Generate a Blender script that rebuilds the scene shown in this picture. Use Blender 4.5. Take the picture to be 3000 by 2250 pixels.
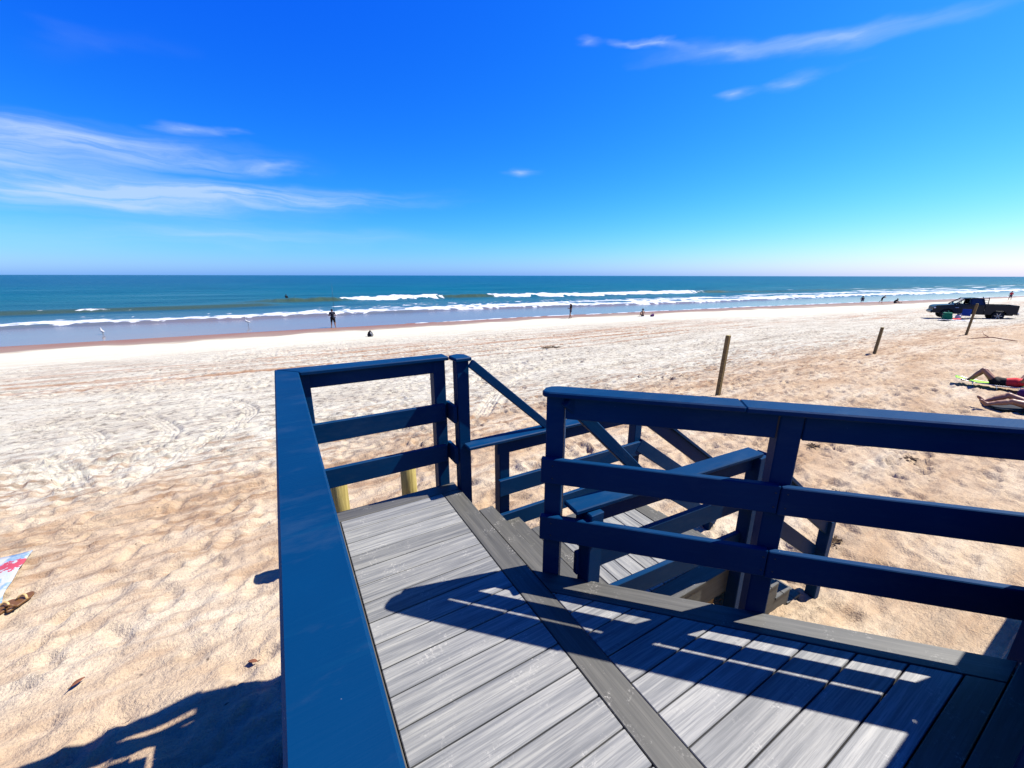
import bpy, bmesh, math, random
import numpy as np
from mathutils import Vector, Matrix, Euler

random.seed(7); rng = np.random.default_rng(11)
scene = bpy.context.scene
for o in list(bpy.data.objects): bpy.data.objects.remove(o)
COL = scene.collection
# World frame: origin at the camera's place, +Y towards the sea, +X along the shore, metres, z up.

# ------------------------------------------------------------------ camera
cam_d = bpy.data.cameras.new('camera'); cam = bpy.data.objects.new('camera', cam_d); COL.objects.link(cam)
cam_d.sensor_width = 36.0; cam_d.lens = 1170.0 / 3000.0 * 36.0
cam_d.clip_start = 0.02; cam_d.clip_end = 60000
cam.location = (0, 0, 0)
cam.rotation_euler = (Matrix.Rotation(math.radians(-30.1), 3, 'Z') @ Matrix.Rotation(math.radians(90 - 15.19), 3, 'X')
                      @ Matrix.Rotation(math.radians(0.1), 3, 'Z')).to_euler()
scene.camera = cam

# ------------------------------------------------------------------ light
SUN_AZ, SUN_EL = 104.4, 52.3            # clockwise from +Y, degrees
VIEW_EXPOSURE = 1.3
scene.view_settings.view_transform = 'Standard'
try: scene.view_settings.look = 'None'
except Exception: pass
scene.view_settings.exposure = VIEW_EXPOSURE; scene.view_settings.gamma = 1.0
scene.view_settings.use_curve_mapping = False
sun_d = bpy.data.lights.new('sun', 'SUN'); sun_d.energy = 5.0; sun_d.angle = math.radians(0.53); sun_d.color = (1.0, 0.955, 0.88)
sun = bpy.data.objects.new('sun', sun_d); COL.objects.link(sun)
sa, se = math.radians(SUN_AZ), math.radians(SUN_EL)
sdir = Vector((math.sin(sa) * math.cos(se), math.cos(sa) * math.cos(se), math.sin(se)))
sun.rotation_euler = sdir.to_track_quat('Z', 'Y').to_euler()
sun.location = sdir * 60

world = bpy.data.worlds.new('World'); scene.world = world; world.use_nodes = True
def build_world():
    nt = world.node_tree; nt.nodes.clear(); N = nt.nodes.new; L = nt.links.new
    out = N('ShaderNodeOutputWorld'); bg = N('ShaderNodeBackground'); L(bg.outputs[0], out.inputs[0])
    sky = N('ShaderNodeTexSky'); sky.sky_type = 'NISHITA'; sky.sun_disc = False
    sky.sun_elevation = se; sky.sun_rotation = sa
    sky.air_density = 1.0; sky.dust_density = 0.45; sky.ozone_density = 3.0; sky.altitude = 0
    # the photograph's vivid grade: a power curve for each channel of the daylight sky
    spl = N('ShaderNodeSeparateColor'); L(sky.outputs[0], spl.inputs[0]); hsv = N('ShaderNodeCombineColor')
    for ch, (gain, pw) in enumerate(SKY_GRADE):
        sc_ = N('ShaderNodeMath'); sc_.operation = 'MULTIPLY'; sc_.inputs[1].default_value = .1; L(spl.outputs[ch], sc_.inputs[0])
        p_ = N('ShaderNodeMath'); p_.operation = 'POWER'; p_.inputs[1].default_value = pw; L(sc_.outputs[0], p_.inputs[0])
        g_ = N('ShaderNodeMath'); g_.operation = 'MULTIPLY'; g_.inputs[1].default_value = gain * 10 / 2 ** VIEW_EXPOSURE; L(p_.outputs[0], g_.inputs[0]); L(g_.outputs[0], hsv.inputs[ch])
    # direction -> azimuth / elevation in radians
    tc = N('ShaderNodeTexCoord'); sep = N('ShaderNodeSeparateXYZ'); L(tc.outputs['Generated'], sep.inputs[0])
    def M(op, a, b=None, clamp=False):
        m = N('ShaderNodeMath'); m.operation = op; m.use_clamp = clamp
        for i, v in ((0, a), (1, b)):
            if v is None: continue
            if isinstance(v, (int, float)): m.inputs[i].default_value = v
            else: L(v, m.inputs[i])
        return m.outputs[0]
    az = M('ARCTAN2', sep.outputs[0], sep.outputs[1]); el = M('ARCSINE', sep.outputs[2])
    cmb = N('ShaderNodeCombineXYZ'); L(az, cmb.inputs[0]); L(el, cmb.inputs[1])
    # warp for wispy outlines
    n1 = N('ShaderNodeTexNoise'); n1.inputs['Scale'].default_value = 5.0; n1.inputs['Detail'].default_value = 6.0
    mp0 = N('ShaderNodeMapping'); mp0.inputs['Scale'].default_value = (1.0, 3.2, 1.0); L(cmb.outputs[0], mp0.inputs[0]); L(mp0.outputs[0], n1.inputs['Vector'])
    sub = N('ShaderNodeVectorMath'); sub.operation = 'SUBTRACT'; L(n1.outputs['Color'], sub.inputs[0]); sub.inputs[1].default_value = (.5, .5, .5)
    mul = N('ShaderNodeVectorMath'); mul.operation = 'MULTIPLY'; L(sub.outputs[0], mul.inputs[0]); mul.inputs[1].default_value = (.30, .06, 0)
    add = N('ShaderNodeVectorMath'); add.operation = 'ADD'; L(cmb.outputs[0], add.inputs[0]); L(mul.outputs[0], add.inputs[1])
    n2 = N('ShaderNodeTexNoise'); n2.inputs['Scale'].default_value = 6.0; n2.inputs['Detail'].default_value = 8.0; n2.inputs['Roughness'].default_value = .6
    mp2 = N('ShaderNodeMapping'); mp2.inputs['Scale'].default_value = (.75, 12.0, 1.0); mp2.inputs['Rotation'].default_value = (0, 0, .06)
    L(add.outputs[0], mp2.inputs[0]); L(mp2.outputs[0], n2.inputs['Vector'])
    streak = N('ShaderNodeMapRange'); streak.inputs[1].default_value = .38; streak.inputs[2].default_value = .60; L(n2.outputs['Fac'], streak.inputs[0])
    total = None
    for (ca, ce, ra, re, rot, st, plain) in CLOUDS:
        m = N('ShaderNodeMapping'); m.vector_type = 'TEXTURE'
        m.inputs['Location'].default_value = (ca, ce, 0); m.inputs['Rotation'].default_value = (0, 0, rot); m.inputs['Scale'].default_value = (ra, re, 1)
        L(add.outputs[0], m.inputs[0])
        g = N('ShaderNodeTexGradient'); g.gradient_type = 'QUADRATIC_SPHERE'; L(m.outputs[0], g.inputs[0])
        v = M('MULTIPLY', g.outputs['Fac'], st)
        k = M('MULTIPLY_ADD', streak.outputs[0], 1 - plain); k.node.inputs[2].default_value = plain
        v = M('MULTIPLY', v, k)
        total = v if total is None else M('ADD', total, v)
    total = M('MULTIPLY', M('MINIMUM', total, .85), .82)
    mix = N('ShaderNodeMix'); mix.data_type = 'RGBA'
    L(total, mix.inputs['Factor']); L(hsv.outputs[0], mix.inputs['A'])
    mix.inputs['B'].default_value = CLOUD_COL
    L(mix.outputs['Result'], bg.inputs['Color'])
    bg.inputs['Strength'].default_value = SKY_STRENGTH
SKY_GRADE = ((1.75, 2.75), (1.44, 1.46), (1.28, .30))   # gain, power for R, G, B
def D(a): return math.radians(a)
# clouds: azimuth, elevation, half width, half height, rotation, strength, plainness
CLOUDS = [
 (D(-14), D(11.9), D(23), D(2.3), .0, 1.1, .35),
 (D(-20), D(9.8), D(20), D(3.0), -.02, 1.1, .45),
 (D(-4), D(8.4), D(32), D(2.0), .05, 1.3, .3),
 (D(-14), D(6.8), D(28), D(2.2), .02, 1.0, .5),
 (D(-4), D(4.2), D(36), D(2.2), .02, .5, .6),
 (D(-11), D(19.6), D(8), D(1.4), .3, .045, .7),
 (D(55), D(22.4), D(15), D(1.2), -.05, .6, .6),
 (D(66), D(21.6), D(13), D(1.3), -.08, .6, .6),
 (D(45), D(24.0), D(5), D(.8), -.28, .75, .6),
 (D(39), D(25.3), D(3), D(.8), -.15, .45, .6),
 (D(57), D(18.6), D(3.6), D(.8), .05, .65, .7),
 (D(63), D(19.1), D(4.5), D(.8), .12, .4, .6),
 (D(29.3), D(13.2), D(4.6), D(.9), .0, .85, .6),
 (D(-4.5), D(14.0), D(4.0), D(.7), .0, .7, .6),
 (D(1), D(11.6), D(4.4), D(.9), .0, .8, .6),
]
CLOUD_COL = (2.5, 3.15, 4.15, 1); SKY_STRENGTH = 0.10
build_world()

# ------------------------------------------------------------------ helpers
def link(o, parent=None):
    COL.objects.link(o)
    if parent is not None: o.parent = parent
    return o
def tag(o, label=None, cat=None, group=None, kind=None):
    if label: o['label'] = label
    if cat: o['category'] = cat
    if group: o['group'] = group
    if kind: o['kind'] = kind
    return o
def thing(name, label, cat, loc=(0, 0, 0), rz=0, group=None):
    o = bpy.data.objects.new(name, None); o.empty_display_size = .1; link(o)
    o.location = loc; o.rotation_euler = (0, 0, rz)
    return tag(o, label, cat, group)
def from_bm(name, bm, mat, parent=None, smooth=False):
    me = bpy.data.meshes.new(name); bm.normal_update(); bm.to_mesh(me); bm.free()
    if mat: me.materials.append(mat)
    if smooth:
        for p in me.polygons: p.use_smooth = True
    return link(bpy.data.objects.new(name, me), parent)
def np_mesh(name, V, F, mats, parent=None, smooth=True, midx=None):
    V = np.asarray(V, dtype=np.float32); F = np.asarray(F, dtype=np.int32); k = F.shape[1]
    me = bpy.data.meshes.new(name); me.vertices.add(len(V)); me.vertices.foreach_set('co', V.ravel())
    me.loops.add(F.size); me.loops.foreach_set('vertex_index', F.ravel())
    me.polygons.add(len(F)); me.polygons.foreach_set('loop_start', np.arange(0, F.size, k, dtype=np.int32))
    if midx is not None: me.polygons.foreach_set('material_index', np.asarray(midx, dtype=np.int32))
    me.polygons.foreach_set('use_smooth', np.full(len(F), smooth))
    me.update(calc_edges=True); me.validate()
    for m in (mats if isinstance(mats, (list, tuple)) else [mats]): me.materials.append(m)
    return link(bpy.data.objects.new(name, me), parent)
_boxcache = {}
def box_mesh(name, sx, sy, sz, bev):
    key = (name, round(sx, 4), round(sy, 4), round(sz, 4), bev)
    if key in _boxcache: return _boxcache[key]
    bm = bmesh.new(); bmesh.ops.create_cube(bm, size=1)
    for v in bm.verts: v.co = (v.co.x * sx, v.co.y * sy, v.co.z * sz)
    if bev: bmesh.ops.bevel(bm, geom=list(bm.edges), offset=min(bev, .45 * min(sx, sy, sz)), segments=1, affect='EDGES', profile=.5)
    me = bpy.data.meshes.new(name); bm.to_mesh(me); bm.free(); _boxcache[key] = me
    return me
def box(name, parent, mat, c, s, bev=.003, rot=(0, 0, 0)):
    me = box_mesh(name + mat.name, *s, bev)
    if not me.materials: me.materials.append(mat)
    me.name = name
    o = link(bpy.data.objects.new(name, me), parent); o.location = c; o.rotation_euler = rot
    return o
def beam(name, parent, mat, P, Q, w, t, bev=.004, up=(0, 0, 1)):
    """Straight timber from P to Q, w wide (sideways), t deep (along up)."""
    P, Q = Vector(P), Vector(Q); x = (Q - P).normalized(); u = Vector(up)
    y = u.cross(x).normalized(); z = x.cross(y)
    me = box_mesh(name + mat.name, (Q - P).length, w, t, bev)
    if not me.materials: me.materials.append(mat)
    me.name = name
    o = link(bpy.data.objects.new(name, me), parent)
    m = Matrix((x, y, z)).transposed().to_4x4(); m.translation = (P + Q) / 2
    o.matrix_local = m
    return o
def prism(name, parent, mat, poly, z0, z1, bev=.003):
    bm = bmesh.new(); cx = sum(p[0] for p in poly) / len(poly); cy = sum(p[1] for p in poly) / len(poly)
    lo = [bm.verts.new((p[0] - cx, p[1] - cy, z0 - z1)) for p in poly]; hi = [bm.verts.new((p[0] - cx, p[1] - cy, 0)) for p in poly]
    n = len(poly); bm.faces.new(hi); bm.faces.new(lo[::-1])
    for i in range(n): bm.faces.new((lo[i], lo[(i + 1) % n], hi[(i + 1) % n], hi[i]))
    bmesh.ops.recalc_face_normals(bm, faces=bm.faces)
    if bev: bmesh.ops.bevel(bm, geom=list(bm.edges), offset=bev, segments=1, affect='EDGES', profile=.5)
    o = from_bm(name, bm, mat, parent); o.location = (cx, cy, z1)
    return o
def lathe(name, parent, mat, prof, n=24, smooth=True, axis='Z'):
    V = []; F = []
    for r, z in prof:
        for i in range(n):
            a = 2 * math.pi * i / n; V.append((r * math.cos(a), r * math.sin(a), z))
    m = len(prof)
    for j in range(m - 1):
        for i in range(n): F.append((j * n + i, j * n + (i + 1) % n, (j + 1) * n + (i + 1) % n, (j + 1) * n + i))
    bm = bmesh.new(); vs = [bm.verts.new(v) for v in V]
    for f in F: bm.faces.new([vs[i] for i in f])
    if prof[0][0] > 1e-4: bm.faces.new([vs[i] for i in range(n)][::-1])
    if prof[-1][0] > 1e-4: bm.faces.new([vs[(m - 1) * n + i] for i in range(n)])
    bmesh.ops.remove_doubles(bm, verts=bm.verts, dist=1e-5); bmesh.ops.recalc_face_normals(bm, faces=bm.faces)
    o = from_bm(name, bm, mat, parent, smooth)
    if axis == 'Y':
        o.data.transform(Matrix.Rotation(math.pi / 2, 4, 'X'))
    return o
def tube(name, parent, mat, pts, rad, n=8, smooth=True):
    pts = [Vector(p) for p in pts]; rad = rad if isinstance(rad, (list, tuple)) else [rad] * len(pts)
    bm = bmesh.new(); rings = []
    for i, p in enumerate(pts):
        d = (pts[min(i + 1, len(pts) - 1)] - pts[max(i - 1, 0)]).normalized()
        a = Vector((0, 0, 1)) if abs(d.z) < .9 else Vector((1, 0, 0)); u = d.cross(a).normalized(); v = d.cross(u)
        rings.append([bm.verts.new(p + (u * math.cos(2 * math.pi * k / n) + v * math.sin(2 * math.pi * k / n)) * rad[i]) for k in range(n)])
    for a, b in zip(rings, rings[1:]):
        for k in range(n): bm.faces.new((a[k], a[(k + 1) % n], b[(k + 1) % n], b[k]))
    bm.faces.new(rings[0][::-1]); bm.faces.new(rings[-1]); bmesh.ops.recalc_face_normals(bm, faces=bm.faces)
    return from_bm(name, bm, mat, parent, smooth)

# ------------------------------------------------------------------ materials
def mat_base(name, col, rough=.6, spec=.5, metal=0):
    m = bpy.data.materials.new(name); m.use_nodes = True; b = m.node_tree.nodes['Principled BSDF']
    b.inputs['Base Color'].default_value = (*col, 1); b.inputs['Roughness'].default_value = rough
    b.inputs['Specular IOR Level'].default_value = spec; b.inputs['Metallic'].default_value = metal
    return m
class NT:
    def __init__(s, m): s.t = m.node_tree; s.b = s.t.nodes['Principled BSDF']
    def n(s, typ, **kw):
        x = s.t.nodes.new(typ)
        for k, v in kw.items():
            if k.startswith('_'): setattr(x, k[1:], v)
            else: x.inputs[k.replace('__', ' ')].default_value = v
        return x
    def l(s, a, b): s.t.links.new(a, b)
    rot45 = False
    def coords(s, scale, rand=True, world=False):
        mp = s.n('ShaderNodeMapping'); mp.inputs['Scale'].default_value = scale
        if world: src = s.n('ShaderNodeNewGeometry').outputs['Position']
        else: src = s.n('ShaderNodeTexCoord').outputs['Object']
        if rand:
            oi = s.n('ShaderNodeObjectInfo'); mu = s.n('ShaderNodeMath', _operation='MULTIPLY'); mu.inputs[1].default_value = 53.0; s.l(oi.outputs['Random'], mu.inputs[0])
            ad = s.n('ShaderNodeVectorMath', _operation='ADD'); s.l(src, ad.inputs[0]); s.l(mu.outputs[0], ad.inputs[1]); src = ad.outputs[0]
        if s.rot45:
            vr = s.n('ShaderNodeVectorRotate', _rotation_type='Z_AXIS'); vr.inputs['Angle'].default_value = math.radians(45); s.l(src, vr.inputs['Vector']); src = vr.outputs[0]
        s.l(src, mp.inputs[0]); return mp.outputs[0]
    def noise(s, vec, scale, detail=4, rough=.55):
        x = s.n('ShaderNodeTexNoise', Scale=scale, Detail=detail, Roughness=rough); s.l(vec, x.inputs['Vector']); return x.outputs['Fac']
    def ramp(s, fac, stops):
        r = s.n('ShaderNodeValToRGB'); e = r.color_ramp.elements
        while len(e) < len(stops): e.new(.5)
        for i, (p, c) in enumerate(stops):
            e[i].position = p; e[i].color = (*c, 1) if not isinstance(c, (int, float)) else (c, c, c, 1)
        s.l(fac, r.inputs[0]); return r.outputs[0]
    def mix(s, fac, a, b, mode='MIX'):
        x = s.n('ShaderNodeMix', _data_type='RGBA', _blend_type=mode)
        for k, v in (('Factor', fac), ('A', a), ('B', b)):
            if isinstance(v, (int, float)): x.inputs[k].default_value = v
            elif isinstance(v, tuple): x.inputs[k].default_value = (*v, 1)
            else: s.l(v, x.inputs[k])
        return x.outputs['Result']
    def math(s, op, a, b=0.0, clamp=False):
        x = s.n('ShaderNodeMath', _operation=op, _use_clamp=clamp)
        for i, v in ((0, a), (1, b)):
            if isinstance(v, (int, float)): x.inputs[i].default_value = v
            else: s.l(v, x.inputs[i])
        return x.outputs[0]
    def bump(s, h, strength=.3, dist=.01):
        x = s.n('ShaderNodeBump', Strength=strength, Distance=dist); s.l(h, x.inputs['Height']); s.l(x.outputs[0], s.b.inputs['Normal'])
    def color(s, c): s.l(c, s.b.inputs['Base Color'])
def composite(name, cols, axis, scuff=.5):
    """Capped composite decking: grain streaks along one axis, fine relief, chalky scuffs and sand smears."""
    m = mat_base(name, cols[0], .55, .35); t = NT(m)
    t.rot45 = axis == 'C'
    sc = (1.6, 46, 46) if axis in 'XC' else (46, 1.6, 46)
    fine = (5, 170, 170) if axis in 'XC' else (170, 5, 170)
    a = t.noise(t.coords(sc), 1.0, 5, .6); b = t.noise(t.coords(fine), 1.0, 3, .6)
    c = t.ramp(a, [(.30, cols[0]), (.44, cols[1]), (.55, cols[2]), (.70, cols[3])])
    c = t.mix(t.math('MULTIPLY', t.ramp(b, [(.38, 1.0), (.52, 0.0)]), .55), c, cols[0])
    oi = t.n('ShaderNodeObjectInfo'); mr = t.n('ShaderNodeMapRange'); mr.inputs[3].default_value = .80; mr.inputs[4].default_value = 1.13; t.l(oi.outputs['Random'], mr.inputs[0])
    hv = t.n('ShaderNodeHueSaturation'); t.l(c, hv.inputs['Color']); t.l(mr.outputs[0], hv.inputs['Value']); c = hv.outputs[0]
    # scuffs: sparse broken smears of dry sand
    s1 = t.noise(t.coords((1, 1, 1), world=True, rand=False), 9, 3, .6); s2 = t.noise(t.coords((1, 1, 1), world=True, rand=False), 75, 4, .7)
    sm = t.math('MULTIPLY', t.ramp(s1, [(.55, 0.0), (.70, .8)]), t.ramp(s2, [(.53, 0.0), (.64, 1.0)]))
    vo = t.n('ShaderNodeTexVoronoi', Scale=55.0); t.l(t.coords((1, 1, 1), world=True, rand=False), vo.inputs['Vector'])
    s3 = t.noise(t.coords((1, 1, 1), world=True, rand=False), 5.5, 2, .5)
    speck = t.math('MULTIPLY', t.ramp(vo.outputs['Distance'], [(.03, 1.0), (.09, 0.0)]), t.ramp(s3, [(.52, 0.0), (.66, 1.0)]))
    f = t.math('MULTIPLY', t.math('ADD', sm, speck, True), scuff)
    c = t.mix(f, c, (.40, .38, .34)); t.color(c); t.bump(t.math('ADD', b, t.math('MULTIPLY', a, .6)), .22, .002)
    return m
G = [(.082, .085, .088), (.140, .141, .138), (.190, .188, .176), (.235, .230, .208)]
DK = [(.038, .037, .033), (.050, .049, .043), (.062, .060, .052), (.078, .074, .064)]
M_BX = composite('grey_composite_along_shore', G, 'X', .75); M_BY = composite('grey_composite_across', G, 'Y', .6)
M_DX = composite('charcoal_composite_along_shore', DK, 'X', .5); M_DY = composite('charcoal_composite_across', DK, 'Y', .75)
def paint():
    m = mat_base('blue_painted_timber', (.001, .02, .06), .5, .06); t = NT(m)
    n = t.noise(t.coords((1.2, 14, 14)), 3, 5, .6); n2 = t.noise(t.coords((1, 1, 1)), 2.2, 3, .5)
    c = t.ramp(n2, [(.3, (.0, .0182, .060)), (.7, (.0, .0232, .073))])
    c = t.mix(t.ramp(n, [(.56, 0.0), (.72, .38)]), c, (.001, .031, .080))
    c = t.mix(t.math('MULTIPLY', t.ramp(t.noise(t.coords((1.5, 4, 4)), 2.0, 6, .7), [(.5, 0.0), (.75, 1.0)]), .16), c, (.06, .085, .11))
    sp = t.n('ShaderNodeTexVoronoi', Scale=15.0); t.l(t.coords((1, 1, 1)), sp.inputs['Vector'])
    ms = t.noise(t.coords((1, 1, 1)), 6, 2, .5)
    f = t.math('MULTIPLY', t.ramp(sp.outputs['Distance'], [(.010, 1.0), (.022, 0.0)]), t.ramp(ms, [(.56, 0.0), (.6, 1.0)]))
    c = t.mix(f, c, (.38, .38, .37)); t.color(c); t.bump(t.math('ADD', t.noise(t.coords((2, 42, 42)), 3, 5, .65), t.math('MULTIPLY', t.noise(t.coords((1, 1, 1)), 30, 3, .6), .4)), .3, .003)
    return m
M_BLUE = paint()
def raw_wood(name, ca, cb):
    m = mat_base(name, ca, .8, .2); t = NT(m)
    n = t.noise(t.coords((26, 26, 1.5)), 1.6, 5, .65); t.color(t.ramp(n, [(.3, ca), (.7, cb)])); t.bump(n, .6, .01); return m
M_PILE = raw_wood('weathered_piling', (.17, .13, .035), (.36, .29, .10))
M_STAKE = raw_wood('weathered_stake', (.095, .060, .022), (.23, .155, .06))
M_RAW = raw_wood('raw_pine_framing', (.30, .17, .06), (.45, .28, .11))

# ------------------------------------------------------------------ noise on arrays
def vnoise(x, y, seed):
    """Smooth value noise in [-1, 1] on arbitrary arrays."""
    r = np.random.default_rng(seed).uniform(-1, 1, (256, 256))
    xi = np.floor(x).astype(int); yi = np.floor(y).astype(int); fx = x - xi; fy = y - yi
    fx = fx * fx * fx * (fx * (fx * 6 - 15) + 10); fy = fy * fy * fy * (fy * (fy * 6 - 15) + 10)
    a = r[xi & 255, yi & 255]; b = r[(xi + 1) & 255, yi & 255]; c = r[xi & 255, (yi + 1) & 255]; d = r[(xi + 1) & 255, (yi + 1) & 255]
    return (a * (1 - fx) + b * fx) * (1 - fy) + (c * (1 - fx) + d * fx) * fy
def fbm(x, y, seed, o=3):
    s = 0; a = 1; t = 0
    for i in range(o): s = s + a * vnoise(x * 2 ** i + 17.3 * i, y * 2 ** i + 9.1 * i, seed + i); t += a; a *= .5
    return s / t
def ss(a, b, x): t = np.clip((np.asarray(x, float) - a) / (b - a), 0, 1); return t * t * (3 - 2 * t)

# ------------------------------------------------------------------ beach
KY = [-400, -60, -30, -5, 0, 6, 9, 12, 20, 30, 38, 41.5, 50, 70, 130]; KZ = [-2, -2.2, -2.5, -2.9, -3.0, -3.05, -3.3, -3.62, -4.02, -4.42, -4.72, -4.83, -5.0, -5.5, -7]
def y_eff(x, y):
    return y + 4 * ss(34, 50, x) * (1 - ss(20, 35, y)) * ss(4, 9, y) + .115 * np.maximum(0, x - 26) * np.clip((y - 8) / 20, 0, 1)
def dip(x, y): return .17 * (1 - ss(.6, 3.2, x)) * (1 - ss(7, 11, y))
def ground(x, y):
    return np.interp(y_eff(np.asarray(x, float), np.asarray(y, float)), KY, KZ) - dip(x, y)
def gz(x, y): return float(ground(x, y))
SEA = -4.83
def lines(knots):
    """Coordinates from (position, step) knots with the step changing smoothly."""
    out = [knots[0][0]]
    ps = [k[0] for k in knots]; st = [k[1] for k in knots]
    while out[-1] < ps[-1]: out.append(out[-1] + np.interp(out[-1], ps, st))
    return np.array(out)
def stamp(Z, gx, gy, cx, cy, r, fn):
    i0, i1 = np.searchsorted(gx, (cx - r, cx + r)); j0, j1 = np.searchsorted(gy, (cy - r, cy + r))
    if i1 - i0 < 2 or j1 - j0 < 2: return
    X, Y = np.meshgrid(gx[i0:i1], gy[j0:j1], indexing='ij'); Z[i0:i1, j0:j1] += fn(X - cx, Y - cy)
def build_beach():
    gx = lines([(-500, 90), (-100, 12), (-30, .7), (-12, .14), (-6, .05), (5, .04), (12, .055), (25, .11), (50, .26), (110, .9), (250, 8), (700, 90)])
    gy = lines([(-300, 60), (-40, 4), (-6, .5), (-1, .08), (1, .035), (6, .035), (9, .05), (13, .07), (20, .12), (30, .2), (44, .35), (60, 1.5), (120, 15)])
    X, Y = np.meshgrid(gx, gy, indexing='ij'); E = y_eff(X, Y)
    Z = np.interp(E, KY, KZ) - dip(X, Y)
    # soften the profile's knees
    wx = X + .25 * vnoise(X * 1.3, Y * 1.3, 3); wy = Y + .25 * vnoise(X * 1.3 + 40, Y * 1.3, 4)
    near = 1 - ss(7.5, 10.5, E + .6 * vnoise(X * .25, Y * .5, 21)); mid = (1 - near) * (1 - ss(25, 31, E + 1.5 * vnoise(X * .08, Y * .3, 22)))
    damp = ss(30, 36, E)
    # trampled dry sand: pocked cells with soft rims
    c1 = np.abs(vnoise(wx * 3.1, wy * 4.3, 5)); c2 = np.abs(vnoise(wx * 5.6 + 9, wy * 7.0, 6)); c3 = vnoise(wx * 10, wy * 14, 7)
    Z += near * ((.030 + .018 * ss(2, 8, X)) * (.3 - c1) + .024 * (.3 - c2) + .015 * c3 + .03 * fbm(X * .7, Y * .9, 8, 2))
    # driven sand: ruts along the shore, chopped crumbs
    warp = Y + .5 * vnoise(X * .12, Y * .1, 9) + .08 * vnoise(X * .6, Y * .4, 10)
    rut = vnoise(X * .22, warp * 2.6, 11) + .6 * vnoise(X * .35, warp * 6.2, 12)
    crumb = vnoise(wx * 4.0, wy * 5.0, 13) + .7 * vnoise(wx * 8.2, wy * 9, 14)
    patch = ss(-.35, .4, vnoise(X * .16, Y * .35, 15))
    Z += mid * (.042 * rut * (.4 + .6 * patch) + .046 * np.minimum(crumb, .45) * (.35 + .65 * patch) + .03 * fbm(X * .4, Y * .6, 16, 2))
    Z += (1 - near) * (1 - mid) * (1 - ss(37, 40, E)) * (.010 * vnoise(X * .25, warp * 3, 17) + .006 * crumb)
    rz_ = ss(5.0, 6.6, E) * (1 - ss(10, 11.5, E)) * (1 - ss(2, 7, X)); wr = Y - .06 * X + .12 * vnoise(X * .5, Y * .5, 90)
    Z += rz_ * (.028 * vnoise(X * .3, wr * 5.0, 91) + .018 * vnoise(X * .6, wr * 11, 92) + .02 * np.minimum(crumb, .3))
    # footprints
    r = np.random.default_rng(5)
    fx = np.concatenate([r.uniform(-7, 26, 1900), r.uniform(-7, 34, 1400)]); fy = np.concatenate([r.uniform(1.0, 9.5, 1900), r.uniform(9, 24, 1400)])
    for cx, cy in zip(fx, fy):
        a = r.uniform(0, math.pi); L, W = r.uniform(.13, .19), r.uniform(.055, .09); dp = r.uniform(.018, .045) * (1 if cx < 2 else 1.4)
        ca, sn = math.cos(a), math.sin(a)
        def fn(dx, dy, ca=ca, sn=sn, L=L, W=W, dp=dp):
            q = ((dx * ca + dy * sn) / L) ** 2 + ((-dx * sn + dy * ca) / W) ** 2
            return -dp * np.exp(-q ** 2.2) + dp * .45 * np.exp(-((np.sqrt(q) - 1.4) / .26) ** 2)
        stamp(Z, gx, gy, cx, cy, .42, fn)
    # wheel tracks: pairs of treaded ruts
    def track(pts, w=.19, depth=.045, lug=.26):
        P = np.array(pts, float); seg = []
        for k in range(len(P) - 1):
            p0, p1, p2, p3 = P[max(k - 1, 0)], P[k], P[k + 1], P[min(k + 2, len(P) - 1)]
            for t in np.linspace(0, 1, 14, endpoint=False):
                seg.append(.5 * (2 * p1 + (p2 - p0) * t + (2 * p0 - 5 * p1 + 4 * p2 - p3) * t * t + (3 * p1 - p0 - 3 * p2 + p3) * t ** 3))
        S = np.array(seg + [P[-1]]); d = np.r_[0, np.cumsum(np.linalg.norm(np.diff(S, axis=0), axis=1))]
        n = int(d[-1] / .12); T = np.c_[np.interp(np.linspace(0, d[-1], n), d, S[:, 0]), np.interp(np.linspace(0, d[-1], n), d, S[:, 1])]
        dist = np.full(X.shape, 9.0); arc = np.zeros(X.shape); off = np.zeros(X.shape)
        for k in range(n - 1):
            q, u = T[k], T[k + 1] - T[k]; l = math.hypot(*u); u = u / l
            i0, i1 = np.searchsorted(gx, (q[0] - .45, q[0] + .45)); j0, j1 = np.searchsorted(gy, (q[1] - .45, q[1] + .45))
            if i1 <= i0 or j1 <= j0: continue
            dx, dy = X[i0:i1, j0:j1] - q[0], Y[i0:i1, j0:j1] - q[1]
            al = np.clip(dx * u[0] + dy * u[1], 0, l); o = -dx * u[1] + dy * u[0]; dd = np.hypot(dx - al * u[0], dy - al * u[1])
            m = dd < dist[i0:i1, j0:j1]
            dist[i0:i1, j0:j1][m] = dd[m]; arc[i0:i1, j0:j1][m] = (k * .12 + al)[m]; off[i0:i1, j0:j1][m] = o[m]
        ins = ss(w + .03, w - .02, dist) if False else 1 - ss(w - .03, w + .02, dist)
        rim = np.exp(-((dist - w - .05) / .045) ** 2)
        lugs = .65 * (.5 + .5 * np.cos(off / .098 * 2 * math.pi)) + .35 * (.5 + .5 * np.sin((arc + np.abs(off) * .9) / lug * math.pi * 2))
        TR.append((ins, off)); return ins * (-depth + .032 * lugs) + .022 * rim * (1 - ins) * (.7 + .3 * vnoise(X * 3, Y * 3, 30))
    K = []
    for y0, x0, x1, sl in ((9.6, -9, 4, .02), (10.4, -9, 5, .03), (14.5, -8, 9, .05), (16.1, -8, 9, .05), (20.2, -14, 26, .03), (21.9, -14, 26, .03), (23.6, -14, 32, .015), (12.5, 9, 34, -.03), (13.9, 9, 34, -.03), (10.6, 12, 40, -.06), (12.0, 12, 40, -.06), (17.5, 6, 36, .03), (7.0, -7, 1, .05), (18.9, 6, 36, .03)):
        K.append([(x, y0 + sl * x + .25 * math.sin(x * .35 + y0)) for x in np.linspace(x0, x1, 12)])
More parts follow.
